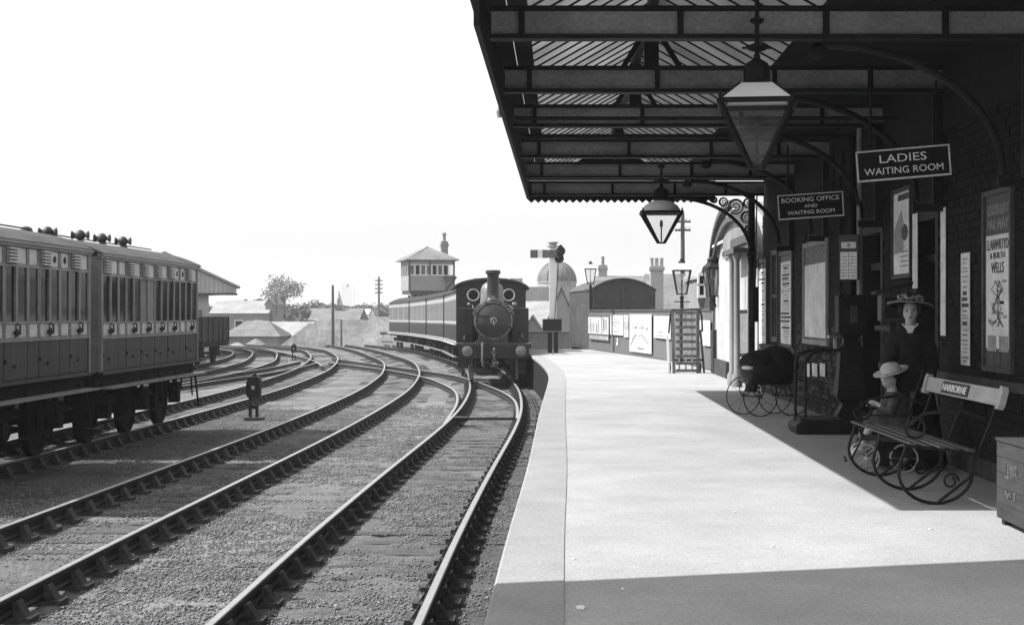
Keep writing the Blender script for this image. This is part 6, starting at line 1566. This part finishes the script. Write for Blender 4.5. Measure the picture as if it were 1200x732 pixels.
def pole(label, px, top, foot_py, Y, arms=0, R=.11, base=None, aw=.6):
    zt_ = Z(top, Y); zb = zg(Y)-.3 if base is None else base
    r = thing('telegraph_pole', label, 'telegraph pole', (X(px, Y), Y, zb), 0, 'telegraph poles along the line'); H = zt_-zb
    obj('pole', MB().tube([(0,0,0),(0,0,H)], [R*1.2, R*.75], 10), M['sleeper'] if Y < 150 else M['wood_grey'], r, smooth=True)  # far pole takes paler wood, haze put into its colour
    for k in range(arms):
        z = H-.5-k*.45; a = obj('cross_arm', MB().box(-aw,-.1,z,aw,-.02,z+.1), M['sleeper'], r)
        for x in (-aw*.85,-aw*.4,aw*.4,aw*.85): obj('insulator', MB().lathe([(.03,0),(.05,.05),(.05,.12),(.02,.17)], (x,-.06,z+.1), 8), M['white'], a)
pole('plain dark pole in front of the pale wall, left of the train', 390, 334, 400, 124, 0, .12)
pole('thin grey post beside the plain dark pole', 400, 374, 399, 125, 0, .07)
pole('far telegraph pole with several short cross arms left of the signal box', 444, 324, 372, 175, 4, .13, aw=.42)
pole('telegraph pole rising behind the lamp post near the slatted barrow', 800, 250, 400, 84, 2, .13, aw=.42)

# trees and hedges
def tree(label, cx, Y, z0, H, W, D, n=1800, seed=1, leafs=.35, name='tree', group='trees beyond the goods yard', trunk=.35, flat=1., cat='tree', gap=.15):
    rnd = np.random.default_rng(seed); r = thing(name, label, cat, (cx, Y, z0), 0, group)
    tk = MB().tube([(0,0,0),(.1,0,H*trunk*.6),(.0,.1,H*trunk)], [.03*H,.022*H,.016*H], 8)
    blobs = []
    for k in range(16):
        a = rnd.uniform(0, 2*pi); q = sqrt(rnd.random())*.85; zz = H*(trunk+(1-trunk)*(.12+.76*rnd.random()))
        lim = 1-((zz/H-trunk)/(1-trunk))**2*.55
        c = Vector((W/2*q*cos(a)*lim, D/2*q*sin(a)*lim, zz)); blobs.append((c, rnd.uniform(.14,.27)*W))
        tk.tube([(0,0,H*trunk*rnd.uniform(.6,1)), tuple((c*.5+Vector((0,0,H*trunk*.45)))), tuple(c)], [.012*H,.008*H,.003*H], 5)
    obj('trunk', tk, M['bark'], r)
    vs = []; fs = []
    for i in range(n):
        c, R = blobs[rnd.integers(len(blobs))]
        if rnd.random() < gap: R *= 1.35
        d = rnd.normal(size=3); d /= np.linalg.norm(d); q = R*(rnd.random()**.45)
        p = np.array(c)+d*q*np.array([1,1,.7])
        if p[2] < H*trunk*.5: continue
        u = rnd.normal(size=3); u /= np.linalg.norm(u); v = np.cross(u, rnd.normal(size=3)); v /= np.linalg.norm(v); s = leafs*rnd.uniform(.5, 1.2)
        k = len(vs); vs += [p-u*s, p+v*s*.6, p+u*s, p-v*s*.6]; fs.append((k, k+1, k+2, k+3))
    me = bpy.data.meshes.new('crown'); me.from_pydata([tuple(a) for a in vs], [], fs); obj('crown', me, M['leaf_hazed_thin' if trunk > .5 else 'leaf_hazed'], r)
tree('tall spreading tree with an open crown above the distant woods', X(331, 270), 270, -1, Z(324, 270)+1, 54*270/FPX, 7, 1500, 11, .26, trunk=.62, gap=.45)
rows = [(236,354,190,26),(262,358,195,30),(285,352,205,30),(306,350,212,28),(330,352,214,34),(352,356,205,32),(374,352,222,30),(392,356,215,28),(412,360,208,30),(432,358,225,30),(452,357,235,34),(476,362,220,30)]
dsc = ['farthest left of the distant wood, above the wagons','small round tree over the low shed','low bushy tree behind the long shed','bushy tree at the chimney end of the shed','dense tree directly beneath the tall spreading one','low dense tree left of the cottage roof','broad tree over the cottage roof','tree hiding the foot of the church spire','low tree right of the spire','tree behind the two white gables','tree behind the far telegraph pole','tree beneath the overhanging signal box']
for i, (px, top, Y, wpx) in enumerate(rows):
    tree(dsc[i], X(px, Y), Y, -1.2, Z(top, Y)+1.2, wpx*1.35*Y/FPX, 5, 1700, 20+i, .25, trunk=.2, gap=.1)
def wood():
    rnd = np.random.default_rng(77); vs = []; fs = []
    for i in range(22000):
        px = rnd.uniform(215, 500); Y = rnd.uniform(236, 262); top = Z(359+4*noise.noise((px*.06, 0, 3))+3*noise.noise((px*.2, 1, 3)), Y)
        p = np.array([X(px, Y), Y, -1+(top+1)*rnd.random()**.7]); u = rnd.normal(size=3); u /= np.linalg.norm(u); v = np.cross(u, rnd.normal(size=3)); v /= np.linalg.norm(v); s = .28
        k = len(vs); vs += [tuple(p-u*s), tuple(p+v*s*.6), tuple(p+u*s), tuple(p-v*s*.6)]; fs.append((k, k+1, k+2, k+3))
    me = bpy.data.meshes.new('distant_wood'); me.from_pydata(vs, [], fs); tag(obj('distant_wood', me, M['leaf_hazed']), 'hazy mass of distant woodland along the horizon', 'woodland', kind='stuff')
wood()
def church():
    Y = 900.; r = thing('church_tower', 'square church tower faint in haze partly put into its colour, right of the plain dark pole', 'church', (X(407.5, Y), Y, -1)); h = Z(329, Y)+1; w_ = 14*Y/FPX
    m = MB().box(-w_/2,0,0,w_/2,w_,h-1.8)
    for k in range(4): m.box(-w_/2+k*w_/3.5,0,h-1.799,-w_/2+k*w_/3.5+w_/7,.8,h)
    for s in (-1,1): m.box(s*w_/2-.3,-.3,0,s*w_/2+.3,.2,h+.6)
    obj('tower', m, M['signwhite'], r); obj('belfry_opening', MB().box(-.5,-.05,h-3.6,.5,-.001,h-1.8), M['slate'], r)  # near-white tower, distance haze put into the colour
    Y = 300.; r = thing('church_spire', 'short pointed spire among the distant trees', 'church', (X(397, Y), Y, -1)); h = Z(339, Y)+1; w_ = 9*Y/FPX
    obj('tower', MB().box(-w_/2,-w_/2,0,w_/2,w_/2,h*.55), M['slate'], r); obj('spire', MB().lathe([(w_*.7,0),(w_*.45,h*.12),(.02,h*.45)], (0,0,h*.55), 8), M['palewall'], r)  # spire paled to stand in for haze
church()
# goods shed canopy beyond the carriages
def goods_shed():
    Y = 96.; xr, zr_ = X(277, Y), Z(337, Y); H = zr_; r = thing('goods_shed', 'pale goods shed with a boarded gable overhanging the sidings, behind the carriages', 'shed', (xr, Y, 0), radians(22))
    hw = 4.3; dz = 1.95; za = zr_+dz      # gable half width and rise; local x runs left from the eave corner
    obj('gable', MB().prism([(-2*hw,zr_-.35),(0,zr_-.35),(0,zr_),(-hw,za),(-2*hw,zr_)], 0, .1), M['palewall'], r)
    for k in range(16):
        x = -hw+hw*k/16; z1 = za-dz*k/16
        obj('gable_board', MB().prism([(x+.02,zr_-.33),(x+hw/16-.02,zr_-.33),(x+hw/16-.02,z1-.22),(x+.02,z1-.10)], -.03, -.001), M['whitewall'], r)
    obj('roof', MB().prism([(-2*hw-.2,zr_-.05),(-hw,za+.02),(.2,zr_-.05),(.2,zr_+.08),(-hw,za+.2),(-2*hw-.2,zr_+.08)], -.2, 20), M['slate_pale'], r)
    obj('fascia', MB().box(-3.,-.06,zr_-.46,.05,-.031,zr_-.34), M['frame'], r); obj('brace', MB().bar((-3,-.05,zr_-.5),(-.2,-.05,zr_-.36),.05,.12), M['frame'], r)
    obj('wall', MB().box(-2*hw+.3,.4,-.9,-1.6,20,zr_-.36), M['palewall'], r)
    obj('doorway', MB().box(-2.6,.36,-.6,-2.0,.399,2.3), M['wood_grey'], r)
goods_shed()

# right distance
px_house('long grey roofed shed between the engine and the signal post', 600, 664, 84, 352, 387, zb=-.8, roof='slate_pale', wall='housewall', D=9, over=.1, cat='shed', name='shed')
px_house('pale gable end rising beside the goods van', 644, 672, 78, 337, 372, zb=-.8, ridge='y', wall='palewall', roof='slate_pale', D=9, over=.1)
px_house('small whitish gable low behind the engine cab', 612, 636, 74, 372, 389, zb=-.8, ridge='y', wall='palewall', roof='slate_pale', D=3, over=.05, cat='shed', name='shed')
def yard_wall():
    Y = 71.; r = thing('retaining_wall', 'low grey wall behind the platform end beside the engine', 'wall', (X(590, Y), Y, -.9))
    obj('wall', MB().box(0,0,0,X(672,Y)-X(590,Y),.4,Z(389,Y)+.9), M['housewall2'], r); obj('coping', MB().box(-.05,-.05,Z(389,Y)+.901,X(672,Y)-X(590,Y)+.05,.45,Z(387.5,Y)+.9), M['palewall'], r)
M['housewall2'] = mat('pale_brick_wall', .3, amt=.2, scale=.8, bscale=6.)
yard_wall()
def dome():
    Y = 150.; cx = X(652.5, Y); R = 23*Y/FPX; r = thing('domed_building', 'building with a ribbed dome behind the semaphore signal', 'building', (cx, Y, -1))
    z1 = Z(331, Y)+1; z2 = Z(307, Y)+1
    obj('wall', MB().box(-R*2.6,-.3,0,R*2.2,R*2,Z(336,Y)+1).lathe([(R,0),(R,z1),(R*1.04,z1),(R*1.04,z1+.12)], (0,R,0), 32), M['housewall2'], r)
    obj('dome', MB().lathe([(R*cos(t), z1+.12+(z2-z1)*sin(t)) for t in [pi/2*k/10 for k in range(10)]]+[(.01,z2+.12)], (0,R,0), 32), M['slate'], r, smooth=True)
    for k in range(12):
        a = 2*pi*k/12; obj('rib', MB().tube([(R*1.01*cos(t)*cos(a), R+R*1.01*cos(t)*sin(a), z1+.12+(z2-z1)*1.01*sin(t)) for t in [pi/2*j/8 for j in range(9)]], .035, 4), M['slate'], r)
    obj('chimney', MB().box(-R*2.4,.3,Z(336,Y)+1,-R*2.4+1.2,.8,Z(326,Y)+1), M['housewall2'], r)
dome()
px_house('grey slated house roof behind the van with a three pot chimney', 764, 850, 78, 318, 362, zb=-.8, roof='slate', wall='housewall2', D=10, over=.1, chim=())
def chim3():
    Y = 76.5; r = thing('chimney_stack', 'broad chimney stack with three pots between the van and the telegraph pole', 'chimney', (X(769.5, Y), Y, -.8)); w_ = 15*Y/FPX/2; h = Z(312, Y)+.8
    obj('stack', MB().box(-w_,-.3,0,w_,.3,h).box(-w_-.06,-.36,h-.2,w_+.06,.36,h-.05), M['palewall'], r)
    for k in range(3): obj('chimney_pot', MB().lathe([(.10,0),(.085,.1),(.085,.36),(.11,.4)], ((k-1)*.24,0,h), 10), M['housewall2'], r)
chim3()
px_house('roofs with small chimneys seen above the arched van', 700, 760, 100, 322, 334, zb=-.8, roof='slate', wall='housewall2', D=6, over=.1, chim=((-1.2,3,Z(309,100),1),))
px_house('tall dark house corner with a square white bay left of the wall lantern', 822, 850, 56, 300, 322, zb=-.8, ridge='y', roof='slate_pale', wall='housewall', D=7, over=.1)
def bay():
    Y = 55.7; r = thing('bay_window', 'square white framed bay window left of the wall lantern', 'window', (X(821.5, Y), Y-.3, Z(349, Y))); h = Z(320, Y)-Z(349, Y); w_ = 9*Y/FPX/2
    obj('frame', MB().box(-w_,0,0,w_,.3,.1).box(-w_,0,h-.1,w_,.3,h).box(-w_,0,.101,-w_+.06,.3,h-.101).box(w_-.06,0,.101,w_,.3,h-.101).box(-w_,0,h*.5,w_,.28,h*.5+.05), M['white'], r); obj('pane', MB().box(-w_+.03,.1,.05,w_-.03,.12,h-.05), M['pane'], r); obj('corbel', MB().prism([(-w_,0),(w_,0),(w_*.6,-.35),(0,-.6)], .02, .28), M['frame'], r)
bay()

# ================================================================== AIR
def haze():
    x0, x1, y0, y1, z0, z1 = -400, 400, -40, 980, -2.2, 22.5
    m = bpy.data.materials.new('haze'); m.use_nodes = True; n = m.node_tree.nodes; l = m.node_tree.links; n.clear()
    o = n.new('ShaderNodeOutputMaterial'); v = n.new('ShaderNodeVolumePrincipled'); v.inputs['Density'].default_value = .00036; v.inputs['Color'].default_value = (.95,.95,.95,1); v.inputs['Anisotropy'].default_value = .2
    l.new(v.outputs[0], o.inputs['Volume'])
    tag(obj('haze', MB().box(x0,y0,z0,x1,y1,z1), m), kind='stuff')
haze()
